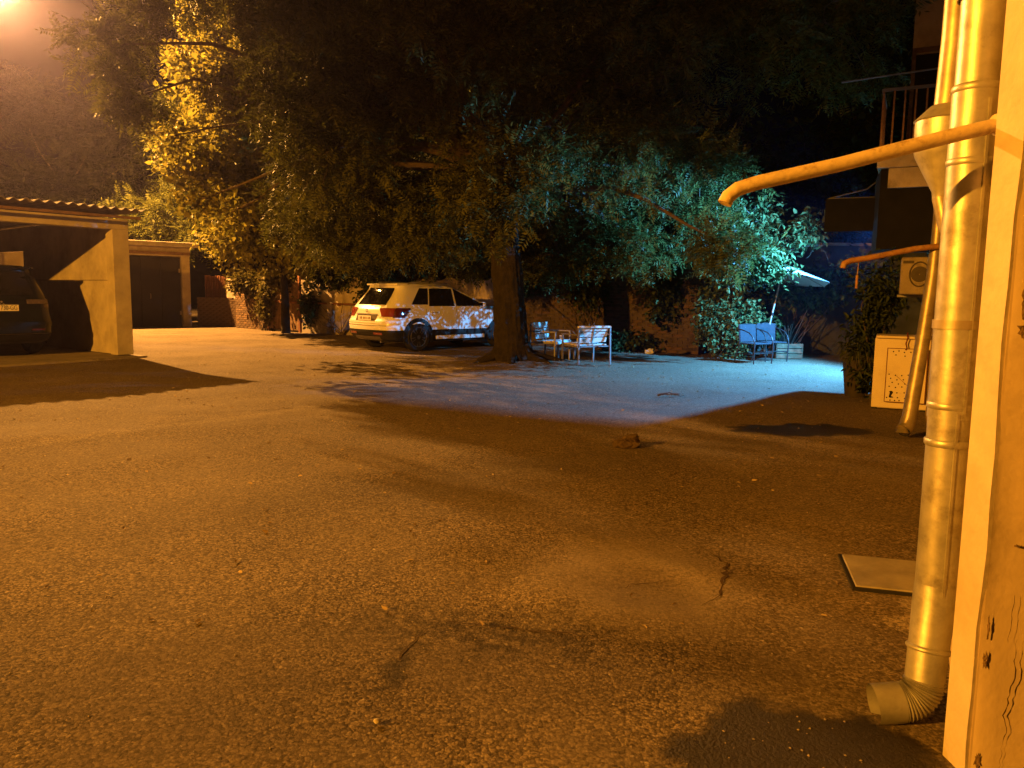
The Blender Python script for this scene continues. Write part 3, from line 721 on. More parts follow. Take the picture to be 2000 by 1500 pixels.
# plaster cracks on the end wall
def cr_path(s0, z0, z1, amp, n_):
    p = []; s_ = s0
    for i in range(n_ + 1):
        t = i / n_; p.append((s_, z0 + (z1 - z0) * t)); s_ += r3.uniform(-amp, amp)
    return p
pth = cr_path(0.088, 0.43, 0.0, 0.0060, 34); part(ab, 'crack', crack(pth, [(0.0004 + 0.0013 * math.sin(math.pi * min(1, i / 26))) * r3.uniform(0.3, 1.5) for i in range(len(pth))]), M['crack'])
pth = cr_path(0.070, 0.56, 0.42, 0.003, 12); part(ab, 'crack', crack(pth, [0.0007 * r3.uniform(0.2, 1.3) for _ in pth]), M['crack'])
def peel(s0, z0, rs_, rz_, seed):
    r_ = random.Random(seed); pp = []
    for i in range(22):
        a = 2 * math.pi * i / 22; k = r_.uniform(0.45, 1.15); pp.append((s0 + rs_ * math.cos(a) * k, z0 + rz_ * math.sin(a) * k))
    nn = Vector((-ed.y, ed.x)) * -1; v = []
    for (q_, z_) in pp:
        q = e0 + ed * q_; v.append((q.x + nn.x * 0.0205, q.y + nn.y * 0.0205, z_))
    c = e0 + ed * s0; v.append((c.x + nn.x * 0.021, c.y + nn.y * 0.021, z0))
    return MB().add(v, [(i, (i + 1) % 22, 22) for i in range(22)])
for a_ in ((0.020, 1.62, 0.014, 0.05, 1), (0.035, 1.38, 0.022, 0.05, 2), (0.045, 1.30, 0.03, 0.035, 3), (0.010, 0.46, 0.006, 0.035, 4), (0.008, 0.36, 0.007, 0.03, 5), (0.030, 1.78, 0.008, 0.03, 6), (0.012, 0.06, 0.012, 0.03, 7), (0.065, 0.70, 0.012, 0.006, 8)):
    part(ab, 'peeled_patch', peel(*a_), M['peel'])

# ================================================================== THINGS ON THE BUILDING
dp = thing('downpipe', 'large galvanised downpipe with ribbed outlet shoe at the building corner', 'downpipe', (1.415, 2.455, 0))
def col_ring(z, r, h=0.012, t=0.004): return [(r, z - h), (r + t, z - h * .6), (r + t, z + h * .6), (r, z + h)]
r0 = 0.064
part(dp, 'shaft', MB().lathe([(r0, 0.40), (r0, 1.02)], n=32), M['galv'], True)
part(dp, 'shaft', MB().lathe([(r0 + 0.003, 1.00), (r0 + 0.003, 2.02)], n=32), M['galv'], True)
part(dp, 'shaft', MB().lathe([(r0 - 0.002, 2.0), (r0 - 0.002, 6.0)], n=32), M['galv'], True)
for z in (0.92, 1.04, 1.80, 2.02, 3.2):
    part(dp, 'joint_ring', MB().lathe(col_ring(z, r0 + 0.002), n=32), M['galv'], True)
part(dp, 'seam', MB().box((-0.012, -0.0655, 0.72), (0.008, 0.006, 0.60)).box((0.004, -0.0685, 1.5), (0.008, 0.006, 0.96)), M['galv'])
# lower kicked-out length and ribbed elbow
k0, k1 = Vector((0, 0, 0.42)), Vector((-0.045, -0.055, 0.135))
part(dp, 'lower_length', MB().tube([k0 + Vector((0, 0, 0.02)), k0.lerp(k1, 0.12), k0.lerp(k1, 0.5), k1], [r0 + 0.001, r0 + 0.002, r0 - 0.002, r0 - 0.004], 28), M['galv'], True)
part(dp, 'joint_ring', MB().tube([k0.lerp(k1, 0.62), k0.lerp(k1, 0.64), k0.lerp(k1, 0.66), k0.lerp(k1, 0.68)], [r0, r0 + 0.005, r0 + 0.005, r0], 28), M['galv'], True)
arc = []; rad = []
pA = k1; dA = (k1 - k0).normalized(); dB = Vector((-0.97, 0.10, -0.16)).normalized()
pos = pA.copy(); N = 40
for i in range(N + 1):
    t = i / N; d = dA.lerp(dB, t).normalized(); arc.append(pos.copy()); rad.append(r0 - 0.003 + 0.0035 * math.sin(i * 2 * math.pi / 3.2)); pos = pos + d * (0.115 / N)
part(dp, 'ribbed_elbow', MB().tube(arc, rad, 28, cap=False), M['galv'], True, angle=60)
sp0 = arc[-1]; out = MB().tube([sp0, sp0 + dB * 0.012, sp0 + dB * 0.087], [r0, r0 + 0.001, r0 + 0.002], 28, cap=False).tube([sp0 + dB * 0.01, sp0 + dB * 0.05, sp0 + dB * 0.0865], [r0 - 0.004, r0 - 0.003, r0 - 0.001], 28, cap=False)
part(dp, 'outlet', out, M['galv'], True, angle=60)
part(dp, 'outlet_hollow', MB().tube([sp0 + dB * 0.020, sp0 + dB * 0.022], r0 - 0.004, 24), M['dark_void'])
for z in (1.30, 2.30): part(dp, 'wall_clamp', MB().lathe([(r0 + 0.004, z - 0.014), (r0 + 0.008, z - 0.014), (r0 + 0.008, z + 0.014), (r0 + 0.004, z + 0.014)], n=28).box((0.085, 0.02, z), (0.07, 0.012, 0.022)), M['galv_old'], True)

cb = thing('cable', 'thin pale cable running down beside the building corner strip', 'cable', fac(0.13, 0.02))
part(cb, 'cable', MB().tube([(0, 0, 0.12), (0.003, 0, 0.7), (-0.002, 0, 1.3), (0.002, 0, 1.9), (0, 0, 4)], 0.0055, 8), M['cable'], True)
part(cb, 'dark_wire', MB().tube([(0.012, 0.012, 0.10), (0.014, 0.012, 0.8), (0.010, 0.012, 1.6), (0.013, 0.012, 4)], 0.004, 8), M['cable_dark'], True)

br_ = thing('drain_spout', 'long ochre painted spout pipe jutting out in front of the big downpipe', 'pipe', (1.375, 2.26, 1.875))
part(br_, 'pipe', MB().tube([(0.03, 0.02, 0.008), (-0.12, 0.0, -0.03), (-0.45, 0.0, -0.118), (-0.68, 0.0, -0.172), (-0.735, -0.002, -0.190), (-0.762, -0.004, -0.212), (-0.772, -0.005, -0.232)], 0.0205, 16), M['bar'], True)
part(br_, 'wall_flange', MB().tube([(0.005, 0.004, 0.001), (-0.006, 0.002, -0.002)], 0.031, 16), M['bar'], True)

hp = thing('rainwater_hopper', 'funnel shaped galvanised rainwater hopper behind the big downpipe', 'hopper', fac(1.03, 0.135, 1.77))
part(hp, 'funnel', MB().lathe([(0.030, 0.0), (0.034, 0.03), (0.105, 0.17), (0.112, 0.20), (0.112, 0.30), (0.118, 0.305), (0.112, 0.31), (0.06, 0.36)], n=20), M['galv'], True)
part(hp, 'inlet_pipe', MB().tube([(0, 0, 0.34), (0.01, 0.0, 0.6), (0.02, 0.01, 1.2), (0.02, 0.01, 4.5)], 0.05, 16), M['galv_old'], True)
part(hp, 'outlet_pipe', MB().tube([(0, 0, 0.01), (0.02, -0.02, -0.10), (0.05, -0.09, -0.22)], 0.032, 14), M['galv_old'], True)
part(hp, 'bracket', MB().box((0.10, -0.05, 0.33), (0.16, 0.03, 0.03), rz=-0.48), M['galv_old'])

d2 = thing('downpipe', 'leaning dull downpipe with kicked out foot in front of the cream cabinet', 'downpipe', (4.06, 7.62, 0))
part(d2, 'shaft', MB().tube([(0.10, 0.04, 5.5), (0.09, 0.03, 2.25), (0.075, 0.02, 1.85)], 0.055, 18), M['galv_old'], True)
part(d2, 'lower_length', MB().tube([(0.075, 0.02, 1.90), (0.06, 0.01, 1.6), (0.0, -0.01, 1.0), (-0.105, -0.05, 0.16)], [0.060, 0.062, 0.066, 0.070], 18), M['galv_old'], True)
part(d2, 'joint_ring', MB().tube([(0.002, -0.012, 1.02), (-0.002, -0.014, 0.98)], 0.075, 18), M['galv_old'], True)
part(d2, 'outlet', MB().tube([(-0.10, -0.048, 0.20), (-0.125, -0.06, 0.115), (-0.17, -0.09, 0.075), (-0.185, -0.10, 0.065), (-0.17, -0.09, 0.075)], [0.072, 0.074, 0.074, 0.07, 0.05], 18, cap=False), M['galv_old'], True)
part(d2, 'outlet_hollow', MB().tube([(-0.165, -0.087, 0.078), (-0.172, -0.092, 0.074)], 0.064, 18), M['dark_void'], True)
b2 = thing('drain_spout', 'rusty hooked spout pipe above the air conditioner', 'pipe', fac(6.1, 0.0, 1.90))
def w2l(o, p):   # world point into the frame of a root that only has a location
    return tuple(Vector(p) - Vector(o.location))
part(b2, 'pipe', MB().tube([w2l(b2, p) for p in ((4.16, 7.56, 1.89), (3.9, 7.58, 1.86), (3.45, 7.6, 1.765), (3.28, 7.6, 1.735), (3.225, 7.6, 1.71), (3.212, 7.6, 1.665))], 0.028, 12), M['bar_rust'], True)
part(b2, 'stay', MB().tube([w2l(b2, (3.36, 7.6, 1.60)), w2l(b2, (3.36, 7.6, 1.47))], 0.012, 8), M['bar_rust'], True)
part(b2, 'stay_wire', MB().tube([w2l(b2, (3.37, 7.6, 1.75)), w2l(b2, (3.36, 7.6, 1.58))], 0.004, 6), M['bar_rust'])

# air conditioner hanging on the facade
ac = thing('air_conditioner', 'dusty white air conditioner unit hanging on the facade above the cabinet', 'air conditioner', (5.13, 9.95, 1.43), -0.45)
part(ac, 'case', MB().box((0, 0, 0.23), (0.32, 0.62, 0.46), chamfer=0.012), M['ac_case'])
part(ac, 'fan_ring', MB().tube([(0.05 + 0.11 * math.cos(a), -0.316, 0.25 + 0.15 * math.sin(a)) for a in [2 * math.pi * i / 24 for i in range(25)]], 0.008, 6, cap=False), M['ac_dark'], True)
part(ac, 'fan_grille', MB().lathe([(0.005, -0.312), (0.05, -0.314), (0.098, -0.312)], (0.05, 0, 0.25), 20, 'Y'), M['ac_dark'])
part(ac, 'label_plate', MB().box((-0.08, -0.313, 0.40), (0.12, 0.006, 0.035)), M['ac_dark'])
part(ac, 'bracket', MB().box((0.02, 0, -0.02), (0.40, 0.04, 0.03)).box((0.18, 0, -0.10), (0.03, 0.04, 0.2)), M['steel'])
part(ac, 'hose', MB().tube([(0.15, -0.2, 0.2), (0.16, -0.30, 0.05), (0.12, -0.33, -0.1), (0.16, -0.2, -0.5), (0.16, -0.2, -1.2)], 0.012, 8), M['cable'], True)

# cream cabinet with a dotted door panel
cbx = thing('cabinet', 'cream metal cabinet with dotted red lined panel beside the leaning downpipe', 'cabinet', (4.88, 9.62, 0), -0.45)
part(cbx, 'body', MB().box((0.0, 0, 0.455), (0.62, 0.46, 0.87), chamfer=0.012), M['white_box'])
part(cbx, 'worktop', MB().box((0.02, 0, 0.905), (0.64, 0.55, 0.03), chamfer=0.006), M['white_box'])
part(cbx, 'foot', MB().box((-0.27, -0.2, 0.01), (0.06, 0.06, 0.03)), M['black'])
part(cbx, 'foot', MB().box((0.27, -0.2, 0.01), (0.06, 0.06, 0.03)), M['black'])
dpan = part(cbx, 'door', MB().box((0.06, -0.266, 0.44), (0.44, 0.014, 0.66), chamfer=0.004), M['white_box'])
part(dpan, 'border_line', MB().box((-0.165, -0.2745, 0.44), (0.008, 0.003, 0.668)).box((0.275, -0.2745, 0.44), (0.008, 0.003, 0.668)).box((0.055, -0.2745, 0.77), (0.436, 0.003, 0.008)).box((0.055, -0.2745, 0.108), (0.436, 0.003, 0.008)), M['red_line'])
dots = MB(); r4 = random.Random(4)
for (x, z) in [(-.10, .73), (-.04, .74), (.02, .725), (.09, .73), (.16, .74), (-.07, .69), (.03, .68), (.13, .69), (-.13, .45), (-.06, .44), (.01, .44), (.08, .45), (.15, .44), (-.11, .40), (-.04, .385), (.03, .39), (.10, .40), (.17, .38), (-.09, .35), (-.02, .335), (.05, .34), (.12, .35), (-.12, .30), (-.05, .29), (.02, .30), (.09, .29), (.16, .30), (-.03, .225), (.05, .23), (.12, .22), (-.14, .16), (-.02, .165), (.06, .16), (.14, .165), (-.10, .13), (-.05, .128), (.0, .13), (.07, .128), (.13, .13)]:
    dots.lathe([(0.0001, -0.2752), (0.0085, -0.2752), (0.0085, -0.2735)], (x + 0.0, 0, z), 8, 'Y')
part(dpan, 'printed_dots', dots, M['ink'], kind='stuff')
mk = [(-.118, .165), (-.108, .225), (-.118, .232), (-.105, .245), (-.085, .245), (-.072, .232), (-.076, .215), (-.088, .195), (-.092, .18), (-.07, .172), (-.066, .163), (-.1, .16)]
part(dpan, 'printed_mark', MB().sheet([(x, -0.2735, z) for x, z in mk], (0, -1, 0), 0.002), M['ink'])
part(dpan, 'scratch_line', MB().beam((-0.055, -0.2745, 0.44), (0.10, -0.2745, 0.30), 0.003, 0.004), M['red_line'])
part(cbx, 'latch_cord', MB().tube([(0.04, -0.29, 0.97), (0.045, -0.295, 0.90), (0.03, -0.285, 0.83), (0.045, -0.285, 0.78), (0.03, -0.285, 0.755)], 0.008, 6), M['red_line'], True)

# floodlight: head, bracket and its beam
fl = thing('floodlight', 'small cold white floodlight fixed on the facade beyond the balcony', 'floodlight', FLOOD[0], math.atan2(0.05, -1.0))
part(fl, 'housing', MB().box((-0.02, 0, -0.01), (0.06, 0.22, 0.17), chamfer=0.008, ry=0.45), M['black'])
part(fl, 'led_panel', MB().box((0.034, 0, -0.016), (0.004, 0.19, 0.14), ry=0.45), M['bulb_cold'])
part(fl, 'added_visor', MB().box((0.19, 0, 0.018), (0.44, 0.28, 0.006)), M['black'])  # added plate that keeps the beam off the upper leaves
for sy in (-1, 1): part(fl, 'side_flap', MB().box((0.05, sy * 0.116, -0.02), (0.20, 0.006, 0.22), ry=0.45), M['black'])
part(fl, 'bracket', MB().tube([(-0.03, 0.09, 0), (-0.12, 0.09, 0.10), (-0.12, 0.0, 0.43), (-0.12, -0.09, 0.10), (-0.03, -0.09, 0)], 0.01, 6), M['steel'])
sp = bpy.data.lights.new('floodlight_beam', 'SPOT'); sp.color = FLOOD[1]; sp.energy = FLOOD[2]
sp.spot_size = R(142); sp.spot_blend = 0.45; sp.shadow_soft_size = 0.02
so = bpy.data.objects.new('floodlight_beam', sp); C.objects.link(so)
aim = Vector((-0.93, 0.18, -0.40)).normalized()
so.location = Vector(FLOOD[0]) + aim * 0.12
so.rotation_euler = aim.to_track_quat('-Z', 'Y').to_euler()

# street lamps
def street_lamp(label, L, shade, arm_dir):
    p, c, wt = L; a = Vector(arm_dir).normalized()
    base = Vector((p[0], p[1], 0)) - a * 1.5
    t = thing('street_lamp', label, 'street lamp', base)
    h = p[2] + 0.25
    q = a * 1.5
    part(t, 'pole', MB().tube([(0, 0, 0), (0, 0, 1.2), (0, 0, h - 0.4)], [0.11, 0.10, 0.06], 14), M['steel'], True)
    part(t, 'arm', MB().tube([(0, 0, h - 0.42), q * 0.15 + Vector((0, 0, h - 0.1)), q * 0.45 + Vector((0, 0, h + 0.06)), q * 0.85 + Vector((0, 0, h + 0.1))], 0.035, 10), M['steel'], True)
    hd = part(t, 'lamp_head', MB().lathe([(0.02, 0.14), (0.10, 0.12), (0.17, 0.04), (0.19, 0.0), (0.17, -0.01)], tuple(q + Vector((0, 0, h))), 18), M['steel'], True)
    part(t, 'bulb', MB().lathe([(0.002, -0.12), (0.07, -0.10), (0.12, -0.04), (0.13, 0.01), (0.05, 0.05)], tuple(q + Vector((0, 0, h))), 18), M['bulb_warm'], True)
    ld = bpy.data.lights.new('lamp_light', 'SPOT' if shade else 'POINT'); ld.color = c; ld.energy = wt; ld.shadow_soft_size = 0.09
    if shade: ld.spot_size = R(178); ld.spot_blend = 0.09       # cut off by the deep metal shade
    lo = bpy.data.objects.new('lamp_light', ld); C.objects.link(lo); lo.location = p
street_lamp('tall sodium street lamp glowing behind the garages', LAMP_A, 0, (0.6, -0.4, 0))
street_lamp('sodium street lamp standing beside the yard entrance', LAMP_B, 1, (0.7, 0.6, 0))

# ================================================================== CARS
def lerp_tab(tab, z):
    for a, b in zip(tab, tab[1:]):
        if z <= b[0]:
            t = 0 if b[0] == a[0] else (z - a[0]) / (b[0] - a[0]); t = max(0, min(1, t))
            return [p + (q - p) * t for p, q in zip(a, b)]
    return list(tab[-1])
class CarShape:
    """horizontal sections: (z, x_rear, x_front, half_width, rear corner x, rear corner y, front corner x, front corner y)"""
    def __init__(s, tab): s.tab = tab
    def pt(s, t, z):
        _, xr, xf, w_, rcx, rcy, fcx, fcy = lerp_tab(s.tab, z)
        bow = 0.05
        if t < 0: p = s.pt(-t, z); return Vector((p.x, -p.y, p.z))
        if t <= 1: return Vector((xr - bow * (1 - t * t) * 0.8, t * (w_ - rcy), z))
        if t <= 2:
            a = (t - 1) * math.pi / 2; return Vector((xr + rcx * (1 - math.cos(a)), w_ - rcy + rcy * math.sin(a), z))
        if t <= 3: return Vector((xr + rcx + (t - 2) * (xf - fcx - xr - rcx), w_, z))
        if t <= 4:
            a = (t - 3) * math.pi / 2; return Vector((xf - fcx + fcx * math.sin(a), w_ - fcy + fcy * math.cos(a), z))
        return Vector((xf + bow * (t - 4), (5 - t) * (w_ - fcy), z))
    def t_of_x(s, x, z):
        _, xr, xf, w_, rcx, rcy, fcx, fcy = lerp_tab(s.tab, z)
        return 2 + (x - xr - rcx) / max(1e-6, (xf - fcx - xr - rcx))
    def body(s, z0=None, z1=None, grow=0.0):
        zs = [r[0] for r in s.tab]
        zz = []
        for a, b in zip(zs, zs[1:]): zz += [a + (b - a) * k / 3 for k in range(3)]
        zz.append(zs[-1])
        if z0 is not None: zz = [z0] + [z for z in zz if z0 < z < z1] + [z1]
        half = [i / 5 for i in range(6)] + [1 + i / 5 for i in range(1, 6)] + [2 + i / 12 for i in range(1, 13)] + [3 + i / 5 for i in range(1, 6)] + [4 + i / 5 for i in range(1, 6)]
        ring = half + [-t for t in reversed(half[1:-1])]
        v = []; n_ = len(ring)
        for z in zz:
            for t in ring:
                p = s.pt(t, z)
                if grow:
                    q = Vector((p.x - 2.1, p.y * 2.4, 0)); 
                    if q.length: p = p + Vector((q.x, q.y / 2.4, 0)).normalized() * grow
                v.append(p)
        f = []
        for i in range(len(zz) - 1):
            for j in range(n_): f.append((i * n_ + j, i * n_ + (j + 1) % n_, (i + 1) * n_ + (j + 1) % n_, (i + 1) * n_ + j))
        f.append(tuple(range(n_ - 1, -1, -1))); f.append(tuple((len(zz) - 1) * n_ + j for j in range(n_)))
        return MB().add(v, f)
    def panel(s, t0, t1, z0, z1, off=0.006, n_=12, m_=8, side=1):
        """skin patch lifted off the body; t0/t1 may be functions of z"""
        f0 = t0 if callable(t0) else (lambda z: t0); f1 = t1 if callable(t1) else (lambda z: t1)
        v = []
        for i in range(m_ + 1):
            z = z0 + (z1 - z0) * i / m_
            for j in range(n_ + 1):
                t = f0(z) + (f1(z) - f0(z)) * j / n_
                p = s.pt(t, z); a = s.pt(t + 0.02, z) - s.pt(t - 0.02, z); b = s.pt(t, z + 0.01) - s.pt(t, z - 0.01)
                nn = a.cross(b)
                if nn.length > 1e-9: nn.normalize()
                c = Vector((2.1, 0, z))
                if nn.dot(p - c) < 0: nn = -nn
                p = p + nn * off
                v.append((p.x, p.y * side, p.z))
        f = [(i * (n_ + 1) + j, i * (n_ + 1) + j + 1, (i + 1) * (n_ + 1) + j + 1, (i + 1) * (n_ + 1) + j) for i in range(m_) for j in range(n_)]
        return MB().add(v, f)

def wheel(root, x, y, rad=0.335, wid=0.21):
    sg = 1 if y > 0 else -1
    wroot = part(root, 'wheel', MB().lathe([(0.05, -wid / 2), (rad - 0.06, -wid / 2 + 0.012), (rad - 0.06, wid / 2 - 0.03), (0.05, wid / 2 - 0.05)], (0, 0, 0), 24, 'Y'), M['black'], True)
    wroot.location = (x, y, rad)
    part(wroot, 'tyre', MB().lathe([(rad - 0.115, -wid / 2 + 0.01), (rad - 0.04, -wid / 2 - 0.004), (rad - 0.008, -wid / 2 + 0.03), (rad, 0), (rad - 0.008, wid / 2 - 0.03), (rad - 0.04, wid / 2 + 0.004), (rad - 0.115, wid / 2 - 0.01)], (0, 0, 0), 32, 'Y'), M['tyre'], True)
    rm = MB(); yo = sg * (wid / 2 - 0.004)
    rm.lathe([(rad - 0.10, 0.0), (rad - 0.105, sg * 0.012), (rad - 0.125, sg * 0.004), (rad - 0.13, -sg * 0.05)], (0, yo - sg * 0.008, 0), 32, 'Y')
    for k in range(10):
        a = 2 * math.pi * k / 10 + (0.12 if k % 2 else -0.12)
        rm.beam((0.04 * math.cos(a), yo - sg * 0.012, 0.04 * math.sin(a)), ((rad - 0.12) * math.cos(a), yo - sg * 0.006, (rad - 0.12) * math.sin(a)), 0.02, 0.022, up=(0, 1, 0))
    rm.lathe([(0.001, sg * 0.006), (0.055, 0.0), (0.06, -sg * 0.03)], (0, yo, 0), 16, 'Y')
    part(wroot, 'rim', rm, M['rim'], True)
    return wroot
def arch(root, x, y, rad=0.335, r_out=0.44, m=None):
    v = []; sg = 1 if y > 0 else -1; n_ = 22; f = []
    for i in range(n_ + 1):
        a = R(-18) + R(216) * i / n_
        for rr_, dy in ((r_out, -0.012), (r_out, 0.0), (r_out - 0.03, 0.004), (rad + 0.012, 0.0)):
            v.append((x + rr_ * math.cos(a), y + sg * dy, rad + rr_ * math.sin(a)))
    for i in range(n_):
        for j in range(3): f.append((4 * i + j, 4 * i + j + 1, 4 * i + j + 5, 4 * i + j + 4))
    part(root, 'wheel_arch', MB().add(v, f), M['black'], True)
    ring = [(x + (rad + 0.03) * math.cos(2 * math.pi * i / 24), rad + (rad + 0.03) * math.sin(2 * math.pi * i / 24)) for i in range(24)]
    vv = [(p, y - sg * 0.004, max(q, 0.20)) for p, q in ring] + [(p, y - sg * 0.30, max(q, 0.20)) for p, q in ring]
    part(root, 'wheel_well', MB().add(vv, [tuple(range(24)), tuple(range(24, 48))] + [(i, (i + 1) % 24, 24 + (i + 1) % 24, 24 + i) for i in range(24)]), M['black'])

# ---- white crossover
WT = [(0.22, 0.34, 4.0, 0.78, 0.2, 0.2, 0.3, 0.3), (0.28, 0.13, 4.16, 0.85, 0.25, 0.3, 0.35, 0.4), (0.42, 0.03, 4.26, 0.878, 0.28, 0.34, 0.4, 0.5),
      (0.60, 0.0, 4.30, 0.888, 0.30, 0.34, 0.45, 0.55), (0.70, 0.015, 4.29, 0.892, 0.32, 0.34, 0.45, 0.55), (0.745, 0.05, 4.27, 0.892, 0.32, 0.33, 0.45, 0.55),
      (0.86, 0.10, 4.20, 0.888, 0.34, 0.30, 0.5, 0.55), (0.96, 0.12, 4.06, 0.876, 0.36, 0.28, 0.5, 0.55), (1.005, 0.15, 3.85, 0.866, 0.36, 0.27, 0.5, 0.5),
      (1.05, 0.185, 3.22, 0.845, 0.34, 0.25, 0.3, 0.35), (1.25, 0.36, 2.80, 0.765, 0.28, 0.20, 0.2, 0.25), (1.43, 0.50, 2.32, 0.690, 0.24, 0.17, 0.15, 0.2),
      (1.515, 0.50, 2.05, 0.645, 0.22, 0.16, 0.15, 0.2), (1.560, 0.56, 1.90, 0.585, 0.2, 0.18, 0.15, 0.2), (1.585, 0.80, 1.70, 0.42, 0.15, 0.15, 0.1, 0.15)]
ws = CarShape(WT)
HD = R(45); rear_axle = Vector((-2.80, 18.38, 0)); hv = Vector((math.cos(HD), math.sin(HD), 0))
wc = thing('parked_car', 'white crossover car parked under the tree, seen from behind', 'car', rear_axle - hv * 0.86, HD)
part(wc, 'body', ws.body(), M['white_paint'], True, angle=35)
part(wc, 'lower_cladding', ws.body(0.225, 0.50, 0.008), M['black'], True, angle=35)
for sd in (1, -1):
    zb = lambda z: (z - 1.04) / 0.40
    seg = [(lambda z: 0.62 + 0.55 * zb(z) ** 1.0 if z > 1.10 else 0.78 - 1.2 * (z - 1.07), lambda z: 1.16 + 0.12 * zb(z)),
           (lambda z: 1.20 + 0.12 * zb(z), lambda z: 1.98 + 0.02 * zb(z)), (lambda z: 2.04 + 0.01 * zb(z), lambda z: 3.02 - 0.92 * zb(z))]
    for k, (a, b) in enumerate(seg):
        a2 = (lambda z: 0.66 + 0.36 * zb(z)) if k == 0 else a
        part(wc, 'side_window', ws.panel(lambda z, a2=a2: ws.t_of_x(a2(z), z), lambda z, b=b: ws.t_of_x(b(z), z), 1.045 if k else 1.08, 1.455, 0.005, 6, 8, sd), M['glass'], True)
    tlr = part(wc, 'tail_light', ws.panel(lambda z: 0.70 + 1.3 * (1.0 - z), 1.55, 0.80, 0.995, 0.014, 10, 6, sd), M['red_lens'], True)
    part(tlr, 'side_lens', ws.panel(1.56, lambda z: ws.t_of_x(0.50 + 0.9 * (z - 0.84), z), 0.785, 1.0, 0.014, 8, 6, sd), M['dark_lens'], True)
    part(tlr, 'inner_lens', ws.panel(lambda z: 0.95, 1.35, 0.90, 0.965, 0.018, 6, 3, sd), M['red_lens'], True)
    part(wc, 'bumper_reflector', ws.panel(0.62, 1.15, 0.40, 0.445, 0.016, 6, 2, sd), M['red_lens'], True)
    mr = part(wc, 'side_mirror', MB().box((2.78, sd * 0.965, 1.08), (0.12, 0.20, 0.13), chamfer=0.03), M['white_paint'], True)
    part(mr, 'mirror_glass', MB().box((2.715, sd * 0.97, 1.08), (0.01, 0.16, 0.10)), M['chrome'])
    for x in (1.32, 2.20):
        part(wc, 'door_handle', MB().box((x, sd * 0.893, 0.905), (0.18, 0.03, 0.028), chamfer=0.008), M['white_paint'])
    for x in (1.10, 2.02, 3.02):
        part(wc, 'door_gap', ws.panel(lambda z, x=x: ws.t_of_x(x, z), lambda z, x=x: ws.t_of_x(x + 0.008, z), 0.50, 1.04, 0.0015, 1, 8, sd), M['black'])
    part(wc, 'roof_rail', MB().tube([(0.75, sd * 0.60, 1.53), (0.85, sd * 0.60, 1.585), (1.4, sd * 0.60, 1.60), (1.95, sd * 0.60, 1.575), (2.05, sd * 0.60, 1.53)], 0.016, 8), M['galv'], True)
    part(wc, 'sill_strip', MB().box((2.15, sd * 0.892, 0.315), (1.55, 0.03, 0.09), chamfer=0.01), M['slat'])
    for x in (0.86, 3.46): 
        arch(wc, x, sd * 0.893); wheel(wc, x, sd * 0.80)
    hl = part(wc, 'headlight', ws.panel(3.15, 4.1, 0.76, 0.90, 0.008, 8, 4, sd), M['clear_lens'], True)
rw = MB(); 
p1 = ws.panel(-0.93, 0.93, 1.065, 1.455, 0.008, 16, 8); rw.add(p1.v, p1.f)
part(wc, 'rear_window', rw, M['glass'], True)
part(wc, 'windscreen', ws.panel(4.02, 5.98 if False else 5.0, 1.07, 1.46, 0.006, 8, 8, 1).add(*[(lambda q: (q.v, q.f))(ws.panel(4.02, 5.0, 1.07, 1.46, 0.006, 8, 8, -1))][0]), M['glass'], True)
part(wc, 'spoiler', MB().prism([(0.43, -0.54), (0.47, -0.60), (0.80, -0.61), (0.80, 0.61), (0.47, 0.60), (0.43, 0.54)], 1.515, 1.553), M['white_paint'])
part(wc, 'brake_light', MB().box((0.438, 0, 1.533), (0.014, 0.30, 0.018)), M['dark_lens'])
part(wc, 'wiper', MB().beam((0.165, 0.05, 1.085), (0.27, 0.36, 1.17), 0.012, 0.012), M['black'])
part(wc, 'plate_recess', ws.panel(-0.70, 0.70, 0.70, 0.84, 0.004, 8, 2), M['mortar'])
part(wc, 'boot_trim', ws.panel(-0.72, 0.72, 0.838, 0.862, 0.016, 8, 2), M['black'], True)
part(wc, 'bumper_ledge', ws.panel(-1.5, 1.5, 0.655, 0.69, 0.012, 16, 2), M['white_paint'], True)
part(wc, 'bumper_groove', ws.panel(-1.4, 1.4, 0.597, 0.607, 0.004, 16, 1), M['black'])
part(wc, 'skid_plate', ws.panel(-0.9, 0.9, 0.26, 0.36, 0.014, 10, 3), M['rim'], True)
pl = part(wc, 'number_plate', MB().box((-0.012, 0, 0.765), (0.012, 0.50, 0.105)), M['plate'])
for q_ in range(3):
    grp = MB()
    for k in range((2, 3, 2)[q_]): grp.box((-0.020, (0.17, 0.035, -0.15)[q_] - 0.055 * k, 0.765), (0.003, 0.028, 0.055))
    part(pl, 'plate_marking', grp, M['rust'])
part(wc, 'emblem', MB().lathe([(0.02, -0.004), (0.035, 0.0), (0.042, -0.006)], (0.055, 0, 0.93), 14, 'Z', Matrix.Rotation(R(90), 4, 'Y')), M['chrome'])
part(wc, 'exhaust_tip', MB().tube([(0.35, -0.52, 0.24), (0.06, -0.52, 0.235)], 0.028, 10), M['rim'], True)

